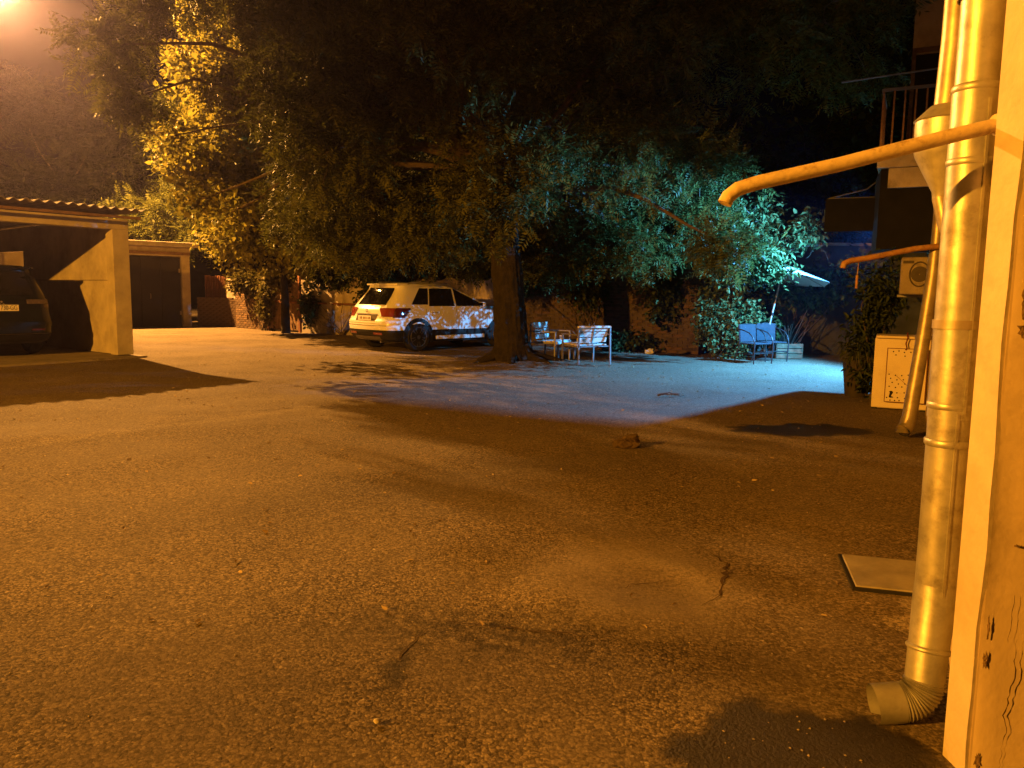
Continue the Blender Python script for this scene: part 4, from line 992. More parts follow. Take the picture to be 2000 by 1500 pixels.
# ---- dark suv in the carport
DT = [(0.24, 0.34, 4.2, 0.80, 0.2, 0.2, 0.3, 0.3), (0.30, 0.14, 4.4, 0.87, 0.25, 0.3, 0.35, 0.4), (0.46, 0.0, 4.6, 0.895, 0.26, 0.34, 0.4, 0.5), (0.66, 0.0, 4.64, 0.90, 0.26, 0.32, 0.45, 0.55),
      (0.74, 0.03, 4.62, 0.90, 0.28, 0.30, 0.45, 0.55), (0.95, 0.10, 4.52, 0.90, 0.30, 0.26, 0.5, 0.55), (1.08, 0.13, 4.3, 0.888, 0.30, 0.24, 0.5, 0.5), (1.12, 0.15, 3.4, 0.875, 0.30, 0.23, 0.3, 0.35),
      (1.35, 0.27, 2.95, 0.79, 0.26, 0.2, 0.2, 0.25), (1.58, 0.38, 2.45, 0.70, 0.22, 0.17, 0.15, 0.2), (1.66, 0.38, 2.25, 0.66, 0.2, 0.16, 0.15, 0.2), (1.71, 0.48, 2.05, 0.58, 0.2, 0.16, 0.15, 0.2), (1.73, 0.8, 1.8, 0.4, 0.15, 0.15, 0.1, 0.15)]
ds = CarShape(DT)
dcr = math.atan2(VF.y, VF.x)
dc = thing('parked_car', 'dark estate car parked nose in inside the concrete carport', 'car', (-9.33, 14.12, 0.052), dcr)
part(dc, 'body', ds.body(), M['dark_paint'], True, angle=35)
part(dc, 'lower_cladding', ds.body(0.245, 0.42, 0.006), M['black'], True)
for sd in (1, -1):
    zc = lambda z: (z - 1.12) / 0.45
    for k, (a, b) in enumerate((((0.55, 0.40), (1.05, 0.16)), ((1.12, 0.14), (2.05, 0.05)), ((2.12, 0.04), (3.2, -0.95)))):
        part(dc, 'side_window', ds.panel(lambda z, a=a: ds.t_of_x(a[0] + a[1] * zc(z), z), lambda z, b=b: ds.t_of_x(b[0] + b[1] * zc(z), z), 1.14, 1.57, 0.005, 6, 8, sd), M['glass'], True)
    tlr = part(dc, 'tail_light', ds.panel(0.66, 1.75, 0.995, 1.075, 0.012, 10, 5, sd), M['clear_lens2'], True, label='clear silvery tail light')
    part(tlr, 'red_lens', ds.panel(1.2, 1.72, 0.93, 0.98, 0.012, 6, 2, sd), M['dark_lens'], True)
    part(dc, 'bumper_reflector', ds.panel(0.8, 1.25, 0.50, 0.535, 0.012, 5, 2, sd), M['dark_lens'], True)
    part(dc, 'side_mirror', MB().box((2.95, sd * 0.98, 1.17), (0.12, 0.2, 0.14), chamfer=0.03), M['dark_paint'], True)
    for x in (0.95, 3.6):
        arch(dc, x, sd * 0.901, 0.35, 0.45); wheel(dc, x, sd * 0.805, 0.35)
part(dc, 'rear_window', ds.panel(-0.92, 0.92, 1.15, 1.60, 0.007, 14, 8), M['glass'], True)
part(dc, 'spoiler', MB().prism([(0.26, -0.6), (0.30, -0.66), (0.6, -0.66), (0.6, 0.66), (0.30, 0.66), (0.26, 0.6)], 1.655, 1.69), M['dark_paint'])
part(dc, 'bumper_step', ds.panel(-1.6, 1.6, 0.60, 0.655, 0.02, 18, 2), M['dark_paint'], True)
part(dc, 'bumper_groove', ds.panel(-1.5, 1.5, 0.44, 0.452, 0.010, 16, 1), M['rim'])
pl2 = part(dc, 'number_plate', MB().box((0.022, 0, 0.925), (0.012, 0.53, 0.112)), M['plate'])
tm = text_mesh('730-GG', 0.118, 0.002); tm.transform(Matrix.Diagonal((0.72, 1.0, 1.0, 1.0)))
tm.materials.append(M['plate_ink'])
# text faces the rear of the car: text x -> car -y, text y -> car z
tm.transform(Matrix(((0, 0, -1, 0.014), (-1, 0, 0, -0.245), (0, 1, 0, 0.925), (0, 0, 0, 1))))
part(pl2, 'plate_lettering', tm, M['plate_ink'])
part(dc, 'emblem', MB().sheet([(0.062, 0.0, 1.055), (0.062, 0.022, 1.035), (0.062, 0, 1.015), (0.062, -0.022, 1.035)], (-1, 0, 0), 0.006).sheet([(0.058, 0.03, 1.012), (0.058, 0.052, 0.992), (0.058, 0.01, 0.992)], (-1, 0, 0), 0.006).sheet([(0.058, -0.03, 1.012), (0.058, -0.01, 0.992), (0.058, -0.052, 0.992)], (-1, 0, 0), 0.006), M['chrome'])

# ================================================================== YARD FURNITURE
def armchair(label, loc, rz):
    """slatted steel armchair; it looks towards local +y"""
    t = thing('armchair', label, 'chair', loc, rz, None)
    W = 0.37
    for sx in (-1, 1):
        part(t, 'rear_leg', MB().beam((sx * W, -0.30, 0.0), (sx * W, -0.27, 0.76), 0.028, 0.028), M['steel'])
        part(t, 'front_leg', MB().beam((sx * W, 0.26, 0.0), (sx * W, 0.26, 0.60), 0.028, 0.028), M['steel'])
        part(t, 'armrest', MB().beam((sx * W, -0.28, 0.605), (sx * W, 0.28, 0.605), 0.05, 0.022), M['steel'])
        part(t, 'seat_rail', MB().beam((sx * (W - 0.035), -0.20, 0.375), (sx * (W - 0.035), 0.27, 0.395), 0.025, 0.03), M['steel'])
    for k in range(4):
        y = -0.15 + 0.125 * k; part(t, 'seat_slat', MB().box((0, y, 0.405 + 0.006 * k), (2 * W - 0.05, 0.105, 0.022), chamfer=0.004), M['slat'])
    part(t, 'seat_front', MB().box((0, 0.29, 0.395), (2 * W - 0.03, 0.022, 0.06), chamfer=0.004), M['slat'])
    for k in range(3):
        z = 0.50 + 0.105 * k; part(t, 'back_slat', MB().box((0, -0.185 - 0.028 * k, z), (2 * W - 0.055, 0.020, 0.088), rx=0.26, chamfer=0.004), M['slat'])
    part(t, 'top_rail', MB().box((0, -0.272, 0.755), (2 * W + 0.03, 0.05, 0.04), chamfer=0.005), M['slat'])
    part(t, 'back_strut', MB().beam((0, -0.165, 0.38), (0, -0.265, 0.74), 0.022, 0.022), M['steel'])
    part(t, 'cross_bar', MB().beam((-W, -0.27, 0.38), (W, -0.27, 0.38), 0.02, 0.02), M['steel'])
    return t
armchair('white slatted steel armchair seen from behind, right of the trunk', (1.43, 14.97, 0), R(30))
armchair('white slatted steel armchair half hidden by the tree trunk', (0.77, 15.55, 0.02), R(-117))
tb = thing('side_table', 'small dark side table between the two slatted armchairs', 'table', (1.12, 15.95, 0))
part(tb, 'top', MB().box((0, 0, 0.43), (0.40, 0.36, 0.025), chamfer=0.005), M['black'])
for sx in (-1, 1):
    for sy in (-1, 1): part(tb, 'leg', MB().beam((sx * .17, sy * .15, 0), (sx * .17, sy * .15, .42), .025, .025), M['steel'])
cp_ = thing('cup', 'small pale cup standing on the dark side table', 'cup', (1.0, 15.85, 0.443))
part(cp_, 'cup', MB().lathe([(0.002, 0), (0.028, 0), (0.035, 0.085), (0.031, 0.085), (0.026, 0.006), (0.002, 0.006)], n=14), M['white_plastic'], True)
bg_ = thing('plastic_bag', 'small crumpled pale plastic bag on the ground by the brick wall', 'bag', (3.24, 18.1, 0))
bv = MB(); bm = bmesh.new(); bmesh.ops.create_icosphere(bm, subdivisions=3, radius=0.09)
for p in bm.verts:
    k = 1 + 0.35 * mnoise.noise(p.co * 22); p.co = Vector((p.co.x * 1.25 * k, p.co.y * k, max(-0.045, p.co.z * 0.85 * k) + 0.045))
bm.verts.index_update(); bv.add([p.co for p in bm.verts], [[q.index for q in f.verts] for f in bm.faces]); bm.free()
part(bg_, 'bag', bv, M['parasol'])

def metal_chair(label, loc, rz):
    t = thing('metal_chair', label, 'chair', loc, rz, None)
    for sx in (-1, 1):
        arcp = [(sx * 0.26, 0.24, 0.0), (sx * 0.27, 0.25, 0.30), (sx * 0.27, 0.25, 0.44), (sx * 0.27, 0.20, 0.55), (sx * 0.27, 0.10, 0.63), (sx * 0.265, -0.06, 0.68), (sx * 0.25, -0.22, 0.70)]
        part(t, 'arm_tube', MB().tube(arcp, 0.013, 8), M['dsteel'], True)
        part(t, 'rear_leg', MB().tube([(sx * 0.25, -0.22, 0.78), (sx * 0.24, -0.18, 0.42), (sx * 0.25, -0.30, 0.0)], 0.013, 8), M['dsteel'], True)
        part(t, 'side_stretcher', MB().tube([(sx * 0.265, 0.24, 0.20), (sx * 0.245, -0.22, 0.20)], 0.009, 6), M['dsteel'], True)
    part(t, 'front_stretcher', MB().tube([(-0.265, 0.245, 0.22), (0.265, 0.245, 0.22)], 0.009, 6), M['dsteel'], True)
    part(t, 'seat', MB().box((0, 0.02, 0.41), (0.47, 0.46, 0.025), chamfer=0.008), M['bluecloth'])
    part(t, 'backrest', MB().box((0, -0.195, 0.61), (0.46, 0.018, 0.36), rx=0.12, chamfer=0.006), M['bluecloth'])
    part(t, 'top_tube', MB().tube([(-0.25, -0.22, 0.78), (0, -0.235, 0.80), (0.25, -0.22, 0.78)], 0.013, 8), M['dsteel'], True)
    return t
metal_chair('metal garden chair with arched arms beside the leafy shrub', (5.02, 15.95, 0), R(-150))
metal_chair('metal garden chair with arched arms behind the parasol pole', (5.55, 16.55, 0), R(-165))
tbl = thing('crate', 'dark low garden crate behind the metal chairs', 'crate', (6.15, 17.3, 0), 0.1)
for k in range(3): part(tbl, 'board', MB().box((0, -0.20, 0.06 + 0.115 * k), (0.6, 0.02, 0.10), chamfer=0.004), M['wood'])
for sx in (-1, 1): part(tbl, 'side_board', MB().box((sx * 0.30, 0.0, 0.175), (0.02, 0.40, 0.33)), M['wood'])
part(tbl, 'bottom', MB().box((0, 0, 0.03), (0.57, 0.38, 0.02)), M['wood'])

pr = thing('parasol', 'pale garden parasol with a tilted pole behind the metal chairs', 'parasol', (5.44, 16.75, 0))
tip = Vector((0.42, 0.12, 2.08)); ax = (tip - Vector((0, 0, 0.0))).normalized()
part(pr, 'pole', MB().tube([(0, 0, 0.04), tuple(ax * 1.2), tuple(tip)], 0.020, 10), M['galv'], True)
part(pr, 'foot', MB().lathe([(0.002, 0.0), (0.24, 0.0), (0.24, 0.04), (0.05, 0.09), (0.03, 0.22), (0.002, 0.22)], n=20), M['pot'], True)
part(pr, 'knob', MB().lathe([(0.002, -0.03), (0.03, -0.03), (0.03, 0.03), (0.002, 0.03)], tuple(ax * 1.02), 10), M['black'], True)
tl_ = Matrix.Translation(tip) @ Matrix.Rotation(R(9), 4, 'Y') @ Matrix.Rotation(R(-4), 4, 'X')
cv = [tuple(tl_ @ Vector((0, 0, 0)))]; 
for k in range(8):
    a = 2 * math.pi * (k + .15) / 8; cv.append(tuple(tl_ @ Vector((1.02 * math.cos(a), 1.02 * math.sin(a), -0.31))))
for k in range(8):
    part(pr, 'canopy_panel', MB().sheet([cv[0], cv[1 + k], cv[1 + (k + 1) % 8]], tuple(ax), 0.003), M['parasol'])
    part(pr, 'rib', MB().beam(Vector(cv[0]) - Vector((0, 0, 0.02)), Vector(cv[1 + k]) - Vector((0, 0, 0.015)), 0.008, 0.012), M['galv'])
part(pr, 'finial', MB().lathe([(0.002, 0.06), (0.02, 0.03), (0.018, -0.01)], tuple(tip), 10), M['black'], True)

# planter with strap leaved grass
pt = thing('planter', 'dark tapered planter with drooping strap leaves beside the cabinet', 'planter', (4.86, 10.78, 0))
part(pt, 'pot', MB().lathe([(0.002, 0), (0.15, 0), (0.20, 0.48), (0.215, 0.48), (0.215, 0.52), (0.19, 0.52), (0.18, 0.44), (0.002, 0.44)], n=20), M['pot'], True)
nb = 420; a = rng.random(nb) * 2 * np.pi; hh = 0.12 + 0.26 * rng.random(nb); Lg = 0.22 + 0.26 * rng.random(nb)
vv = []; 
for i in range(nb):
    b_ = np.array([0.10 * math.cos(a[i]) * rng.random(), 0.10 * math.sin(a[i]) * rng.random(), 0.46])
    d = np.array([math.cos(a[i]), math.sin(a[i]), 0]); s_ = np.array([-d[1], d[0], 0]) * 0.006
    prev = None
    for t in (0, .33, .66, 1.0):
        c = b_ + d * Lg[i] * t + np.array([0, 0, hh[i] * math.sin(t * 2.3) - 0.12 * t * t]); ww = s_ * (1 - t * .85)
        if prev is not None: vv += [prev[0], prev[1], c + ww, c - ww]
        prev = (c - ww, c + ww)
V = np.array(vv); part(pt, 'strap_leaves', mesh_np('strap_leaves', V, np.arange(len(V)).reshape(-1, 4)), M['grass'])

# shrubs and potted greenery
def shrub(name, label, base, clumps, leaf, per=12, lkw=None, cat='shrub', stems=12, spread=0.06):
    root = thing(name, label, cat, base); off = np.array(base)
    B, D, T = rosettes(clumps, per, spread, 1.9)
    part(root, 'foliage', broad(B - off, D, **(lkw or {})), leaf)
    st = MB()
    for i in rng.choice(len(T), min(stems, len(T)), replace=False):
        limb(st, (rnd.uniform(-.08, .08), rnd.uniform(-.08, .08), 0), Vector(T[i, :3]) - Vector(base), 0.014, 0.004, 0.05, 5, 4)
    part(root, 'stems', st, M['twig'], True)
    return root
shrub('leafy_shrub', 'dense leafy shrub lit blue against the end of the brick wall', (4.62, 17.1, 0),
      [(4.62, 17.1, 0.55, 0.50, 0.42, 0.55, 150), (4.95, 17.0, 1.0, 0.5, 0.4, 0.45, 130), (4.35, 17.3, 1.05, 0.28, 0.3, 0.6, 80), (5.0, 16.95, 0.35, 0.30, 0.3, 0.4, 60)], M['leaf_shrub'], 12, dict(L0=0.06, L1=0.11), spread=0.08)
shrub('climbing_bush', 'dark climbing bush with long leaves behind the cabinet', (5.0, 10.55, 0),
      [(5.0, 10.5, 1.35, 0.30, 0.35, 0.55, 90), (4.85, 10.6, 0.8, 0.28, 0.3, 0.5, 70), (4.98, 10.45, 0.25, 0.2, 0.2, 0.25, 30)], M['leaf_dark'], 9, dict(L0=0.07, L1=0.13, wid=0.4))
shrub('leafy_shrub', 'loose leafy shrub growing behind the parasol', (6.4, 17.9, 0),
      [(6.3, 17.7, 1.45, 0.75, 0.4, 0.28, 90), (7.0, 17.6, 1.6, 0.5, 0.4, 0.5, 70), (7.6, 17.2, 1.9, 0.6, 0.4, 0.5, 60)], M['leaf_shrub'], 9, dict(L0=0.08, L1=0.15), spread=0.1)
shrub('leafy_shrub', 'narrow leafy shrub behind the metal garden chairs', (5.75, 17.5, 0),
      [(5.7, 17.5, 0.7, 0.35, 0.3, 0.6, 90), (5.5, 17.6, 1.3, 0.3, 0.3, 0.4, 60)], M['leaf_dark'], 10, dict(L0=0.06, L1=0.12))

shrub('ivy', 'tangled ivy hanging over the short brick wall and plank gate', (-8.45, 26.15, 0),
      [(-9.2, 26.75, 1.55, 0.75, 0.30, 0.42, 110), (-8.3, 25.95, 1.1, 0.30, 0.22, 0.9, 70), (-7.6, 25.35, 1.72, 0.7, 0.28, 0.30, 80)], M['leaf_maple2'], 10, dict(L0=0.09, L1=0.16), 'ivy', 14, 0.1)
shrub('ivy', 'ragged ivy trailing over the rendered wall behind the white car', (-5.3, 23.85, 0),
      [(-5.4, 23.9, 1.72, 1.1, 0.28, 0.26, 100), (-3.4, 22.65, 1.78, 1.0, 0.28, 0.28, 90), (-4.3, 23.2, 1.4, 0.30, 0.2, 0.5, 50), (-6.5, 24.55, 1.0, 0.22, 0.2, 0.8, 50)], M['leaf_dark'], 10, dict(L0=0.08, L1=0.15), 'ivy', 14, 0.1)
shrub('ivy', 'dark ivy and weeds growing along the long brick wall', (2.0, 19.3, 0),
      [(2.0, 19.35, 1.5, 1.0, 0.25, 0.5, 120), (3.6, 18.25, 1.3, 0.55, 0.25, 0.7, 110), (0.6, 20.2, 1.75, 0.8, 0.25, 0.35, 80), (3.0, 18.6, 0.25, 0.9, 0.25, 0.25, 60)], M['leaf_dark'], 10, dict(L0=0.07, L1=0.13), 'ivy', 14, 0.1)

# ================================================================== TREES
main = [(-3.5, 15.2, 3.9, 1.1, 1.3, 1.1, 160), (-4.0, 16.4, 6.1, 1.4, 1.6, 1.4, 170), (-4.1, 17.6, 2.95, 1.2, 1.4, 1.0, 160), (-3.2, 14.6, 5.2, 1.8, 1.7, 1.5, 230),
        (-2.7, 17.4, 3.3, 1.4, 1.5, 1.1, 200), (-1.3, 16.2, 3.0, 1.2, 1.2, 0.85, 150), (-0.6, 14.0, 5.7, 1.9, 1.8, 1.6, 230), (-0.05, 13.5, 3.35, 1.0, 0.7, 0.95, 130),
        (2.1, 15.2, 4.3, 1.7, 1.7, 1.4, 200), (2.6, 13.6, 6.3, 1.9, 1.9, 1.5, 190), (3.9, 16.4, 3.7, 1.1, 1.1, 0.9, 100), (-2.6, 12.6, 7.0, 2.1, 1.9, 1.5, 200),
        (-4.8, 18.4, 8.4, 1.9, 2.0, 1.6, 150), (5.4, 14.2, 6.2, 1.7, 1.6, 1.4, 120), (0.2, 17.4, 7.6, 2.6, 2.0, 1.8, 220), (1.7, 16.6, 2.8, 0.95, 0.9, 0.6, 80), (1.0, 17.1, 2.2, 1.0, 0.8, 0.36, 34), (-0.9, 17.5, 2.25, 0.8, 0.7, 0.32, 40), (2.7, 16.3, 2.3, 0.9, 0.8, 0.40, 34), (3.9, 14.2, 2.3, 0.5, 0.7, 0.36, 52), (-3.6, 13.4, 6.6, 1.3, 1.3, 1.2, 130), (-8.3, 16.4, 6.3, 0.85, 0.9, 0.75, 46), (-7.9, 16.5, 5.3, 0.7, 0.8, 0.5, 34), (-6.5, 15.2, 7.2, 1.0, 1.0, 0.8, 60)]
tr = tree('shade_tree', 'large shade tree with thick dark trunk in the middle of the yard', (0.0, 14.85, 0.03),
     [(0.02, 14.85, -0.05), (0.0, 14.85, 0.12), (-0.02, 14.85, 0.35), (-0.05, 14.86, 0.8), (-0.10, 14.86, 1.5), (-0.18, 14.87, 2.3), (-0.22, 14.9, 3.2), (-0.2, 14.95, 4.4)],
     [0.50, 0.43, 0.36, 0.325, 0.305, 0.285, 0.27, 0.22], main, M['leaf_ash'], 'pinnate', 9, (-0.22, 14.9, 3.4), 160)
rt_ = MB()
for a_, L_, r_ in ((0.15, 0.9, 0.12), (-0.5, 0.6, 0.10), (2.6, 0.5, 0.10), (-1.6, 0.45, 0.10), (3.6, 0.5, 0.09), (1.3, .6, .1)):
    d = Vector((math.cos(a_), math.sin(a_), 0)); rt_.tube([d * 0.22 + Vector((0, 0, 0.34)), d * 0.34 + Vector((0, 0, 0.14)), d * (0.4 + L_ * 0.4) + Vector((0, 0, 0.06)), d * (0.4 + L_) + Vector((0, 0, -0.03))], [r_ * 1.25, r_ * 1.1, r_ * 0.7, 0.02], 8)
part(tr, 'roots', rt_, M['bark'], True)
vcl = [(-7.3, 16.9, 4.6, 0.45, 0.6, 0.5, 20), (-5.9, 14.6, 3.0, 0.5, 0.6, 0.4, 28), (-6.3, 16.8, 2.9, 0.5, 0.6, 0.4, 24)]
vB, vD, vT = rosettes(vcl, 12, 0.15)
part(tr, 'vine', broad(vB - np.array(tr.location), vD, 0.09, 0.16, 'vine'), M['leaf_maple'], label='broad yellow green vine leaves over the left side of the crown')
vs_ = MB()
for p_ in [c_[:3] for c_ in vcl]:
    limb(vs_, Vector((-0.22, 14.9, 3.4)) - Vector(tr.location), Vector(p_) - Vector(tr.location), 0.07, 0.015, 0.12, 7, 7)
part(tr, 'low_limbs', vs_, M['twig'], True)
tree('broadleaf_tree', 'yellow lit broadleaf tree rising over the plank gate', (-7.25, 24.6, 0), [(-7.25, 24.6, -0.05), (-7.2, 24.4, 1.2), (-7.1, 23.9, 2.6)], [0.15, 0.12, 0.09],
     [(-7.9, 23.4, 3.1, 1.3, 1.0, 1.1, 200), (-6.0, 23.2, 2.7, 1.2, 0.9, 0.8, 130), (-8.7, 24.2, 3.0, 0.9, 0.8, 0.7, 90), (-8.4, 22.6, 4.9, 1.15, 1.0, 1.1, 190), (-9.3, 23.0, 5.4, 1.0, 0.9, 1.1, 150), (-8.1, 22.0, 7.0, 1.2, 1.0, 1.1, 170), (-9.2, 23.4, 7.6, 1.1, 1.0, 1.1, 130), (-8.6, 23.6, 9.4, 1.4, 1.1, 1.1, 120), (-7.4, 21.6, 5.6, 1.0, 0.9, 1.0, 130), (-7.6, 21.8, 3.9, 0.9, 0.8, 0.7, 90)],
     M['leaf_maple'], 'broad', 14, None, 60, None, dict(L0=0.11, L1=0.20), 0.15)
tree('feathery_tree', 'feathery tree behind the low concrete garage', (-14.0, 32.8, 0), [(-14, 32.8, -0.05), (-13.9, 32.6, 2.0), (-13.7, 32.2, 3.2)], [0.2, 0.16, 0.12],
     [(-13.8, 31.4, 4.3, 1.6, 1.3, 1.0, 130), (-15.9, 31.8, 3.8, 1.6, 1.3, 0.9, 110), (-12.0, 31.0, 3.9, 1.3, 1.1, 0.9, 110), (-12.6, 32.0, 6.0, 1.5, 1.2, 1.1, 90), (-13.6, 33.0, 8.0, 1.6, 1.3, 1.2, 80)],
     M['leaf_ash'], 'pinnate', 9, None, 40, None, dict(L0=0.5, L1=0.8))
tree('feathery_tree', 'dim feathery tree far beyond the carport roof', (-24.5, 42, 0), [(-24.5, 42, -0.05), (-24.3, 41.8, 3.0), (-24, 41.6, 5)], [0.24, 0.2, 0.14],
     [(-23.5, 41.0, 6.0, 3.2, 1.8, 2.0, 170), (-27.5, 41.6, 6.4, 2.8, 1.6, 2.4, 150), (-20.4, 41.0, 5.6, 2.2, 1.5, 2.0, 130), (-22.0, 42.0, 9.6, 3.0, 1.8, 2.0, 150), (-18.2, 41.6, 8.6, 2.4, 1.6, 2.2, 120), (-26.0, 42.0, 10.6, 2.6, 1.6, 1.8, 110)],
     M['leaf_far'], 'pinnate', 9, None, 40, None, dict(L0=0.6, L1=0.9))
tree('broadleaf_tree', 'dark broadleaf tree behind the rendered wall and white car', (-3.5, 25.2, 0), [(-3.5, 25.2, -0.05), (-3.4, 25.0, 2.0), (-3.2, 24.6, 3.8)], [0.2, 0.17, 0.13],
     [(-3.4, 22.4, 3.0, 2.0, 1.1, 1.1, 190), (-3.6, 23.5, 5.6, 2.6, 1.8, 2.0, 220), (-0.8, 23.2, 4.6, 2.2, 1.6, 2.2, 200), (-2.5, 24.0, 9.0, 3.2, 2.0, 2.2, 200), (-0.6, 22.0, 2.9, 1.5, 0.9, 0.9, 110)],
     M['leaf_dark'], 'broad', 14, None, 60, None, dict(L0=0.12, L1=0.21), 0.16)
tree('broadleaf_tree', 'dark broadleaf tree overhanging the long brick wall', (3.6, 21.5, 0), [(3.6, 21.5, -0.05), (3.6, 21.3, 2.0), (3.6, 20.8, 3.6)], [0.2, 0.17, 0.13],
     [(2.4, 19.6, 3.3, 1.7, 1.1, 1.0, 190), (4.2, 18.4, 2.75, 1.1, 0.9, 0.75, 170), (3.4, 20.4, 5.6, 2.4, 1.8, 1.8, 200), (5.6, 20.2, 4.6, 2.0, 1.6, 1.8, 180), (4.2, 21.4, 8.8, 3.0, 2.2, 2.2, 180), (0.6, 20.8, 3.4, 1.2, 0.9, 0.8, 100)],
     M['leaf_dark'], 'broad', 14, None, 60, None, dict(L0=0.11, L1=0.19), 0.15)
tree('young_tree', 'slender young tree lit blue beside the parasol', (5.25, 17.75, 0), [(5.25, 17.75, -0.03), (5.22, 17.6, 0.9), (5.1, 17.4, 1.8)], [0.07, 0.06, 0.04],
     [(4.6, 17.0, 2.1, 0.62, 0.6, 0.50, 130), (5.35, 16.9, 2.25, 0.5, 0.5, 0.45, 90), (4.1, 17.2, 2.5, 0.5, 0.5, 0.35, 60), (4.85, 15.2, 1.95, 0.5, 0.3, 0.26, 80), (6.15, 16.6, 2.75, 0.36, 0.35, 0.26, 45), (5.2, 17.2, 3.0, 0.8, 0.6, 0.5, 80)],
     M['leaf_shrub'], 'broad', 11, None, 40, None, dict(L0=0.09, L1=0.16, wid=0.6), 0.12)
tree('broadleaf_tree', 'tall dark tree beyond the dark wall and parasol', (9.2, 21.2, 0), [(9.2, 21.2, -0.05), (9.2, 21.0, 2.5), (9.0, 20.8, 4.2)], [0.22, 0.18, 0.14],
     [(7.6, 20.0, 4.4, 2.0, 1.5, 1.7, 150), (9.6, 19.6, 5.8, 2.2, 1.5, 2.0, 150), (8.2, 20.6, 8.6, 2.8, 1.8, 2.2, 160), (7.4, 19.2, 2.9, 1.2, 0.8, 0.7, 80)],
     M['leaf_dark'], 'broad', 12, None, 50, None, dict(L0=0.12, L1=0.21), 0.16)
# bare dead twig poking out of the young tree
dt = thing('dead_branch', 'bare forked dead branch poking out above the parasol', 'branch', (6.42, 16.55, 2.35))
dbm = MB(); limb(dbm, (-0.9, 0.4, -0.1), (0.08, 0, 0.12), 0.022, 0.012, 0.02, 6, 5)
for e_ in ((0.32, 0, 0.36), (0.38, 0.02, 0.16), (0.28, 0, -0.2), (-0.12, -0.05, 0.3), (0.2, 0.02, 0.42), (-0.2, 0, -0.15)): limb(dbm, (0.05 + e_[0] * 0.1, 0, 0.1), (e_[0], e_[1], e_[2]), 0.009, 0.003, 0.02, 5, 4, 0.1)
part(dt, 'forked_twigs', dbm, M['twig'], True)

# ================================================================== SMALL THINGS ON THE GROUND
def ground_crack(pts, wd, seed):
    r_ = random.Random(seed); out = []
    for (x0, y0), (x1, y1) in zip(pts, pts[1:]):
        nseg = max(2, int(math.hypot(x1 - x0, y1 - y0) / 0.035))
        for i in range(nseg):
            t = i / nseg; out.append((x0 + (x1 - x0) * t + r_.uniform(-.012, .012), y0 + (y1 - y0) * t + r_.uniform(-.012, .012)))
    out.append(pts[-1]); v = []; f = []
    ci = [(int(np.argmin(np.abs(gy - y))), int(np.argmin(np.abs(gx - x)))) for x, y in out]
    for i, (x, y) in enumerate(out):
        a = out[max(0, i - 1)]; b = out[min(len(out) - 1, i + 1)]; d = Vector((b[0] - a[0], b[1] - a[1])).normalized(); q = Vector((-d.y, d.x))
        w_ = wd * 0.8 * math.sin(math.pi * (i + 0.3) / len(out)) * r_.uniform(0.4, 1.4); z = float(Z[ci[i]]) + 0.004
        v += [(x + q.x * w_, y + q.y * w_, z), (x - q.x * w_, y - q.y * w_, z)]
    for i in range(len(out) - 1): f.append((2 * i, 2 * i + 1, 2 * i + 3, 2 * i + 2))
    o = obj('crack', MB().add(v, f), M['crack'], ground); return o
ground_crack([(1.08, 4.05), (1.12, 3.85), (1.05, 3.62), (0.98, 3.42), (0.86, 3.30)], 0.009, 1)
ground_crack([(1.10, 3.70), (1.28, 3.66), (1.52, 3.60)], 0.004, 2)
ground_crack([(0.50, 3.50), (0.62, 3.58), (0.80, 3.60)], 0.004, 3)
ground_crack([(-0.33, 3.06), (-0.40, 2.90), (-0.41, 2.76)], 0.005, 4)
ground_crack([(-0.30, 3.12), (-0.05, 3.10), (0.2, 3.04), (0.36, 2.95)], 0.008, 5)
ground_crack([(-3.9, 8.2), (-2.6, 8.9), (-1.2, 9.0)], 0.010, 6)
ht = thing('drain_hatch', 'square metal drain hatch set in the asphalt near the downpipe', 'hatch', (1.905, 3.69, 0.0), -0.27)
for k_, (cx_, cy_, sx_, sy_) in enumerate(((-0.212, 0, 0.014, 0.50), (0.212, 0, 0.014, 0.50), (0, -0.243, 0.41, 0.014), (0, 0.243, 0.41, 0.014))):
    part(ht, 'frame_bar', MB().box((cx_, cy_, 0.004), (sx_, sy_, 0.026)), M['black'])
part(ht, 'lid', MB().box((0, 0, 0.008), (0.405, 0.465, 0.03), chamfer=0.004), M['hatch'])
lp = thing('debris_clump', 'small brown clump of dead fronds lying on the asphalt', 'debris', (1.06, 6.88, 0.0))
bm = bmesh.new(); bmesh.ops.create_icosphere(bm, subdivisions=3, radius=0.1)
for p in bm.verts:
    k = 1 + 0.45 * mnoise.noise(p.co * 17) + 0.2 * mnoise.noise(p.co * 45); p.co = Vector((p.co.x * 1.25 * k, p.co.y * 0.8 * k, max(-0.028, p.co.z * 0.85 * k + 0.015 * math.sin(p.co.x * 25)) + 0.028))
bm.verts.index_update(); mb_ = MB().add([p.co for p in bm.verts], [[q.index for q in f.verts] for f in bm.faces]); bm.free()
part(lp, 'clump', mb_, M['dead'])
fr = MB()
for k in range(34):
    a_ = rnd.uniform(0, 6.28); e_ = Vector((math.cos(a_) * rnd.uniform(.08, .2), math.sin(a_) * rnd.uniform(.05, .14), rnd.uniform(0.0, 0.09)))
    limb(fr, (rnd.uniform(-.08, .08), rnd.uniform(-.04, .04), 0.03), e_, 0.004, 0.0015, 0.15, 4, 4, 0.12)
limb(fr, (-0.03, 0.03, 0.05), (-0.05, 0.10, 0.17), 0.004, 0.002, 0.1, 4, 4); limb(fr, (-0.02, 0.03, 0.05), (0.02, 0.12, 0.15), 0.004, 0.002, 0.1, 4, 4)
part(lp, 'fronds', fr, M['dead'])
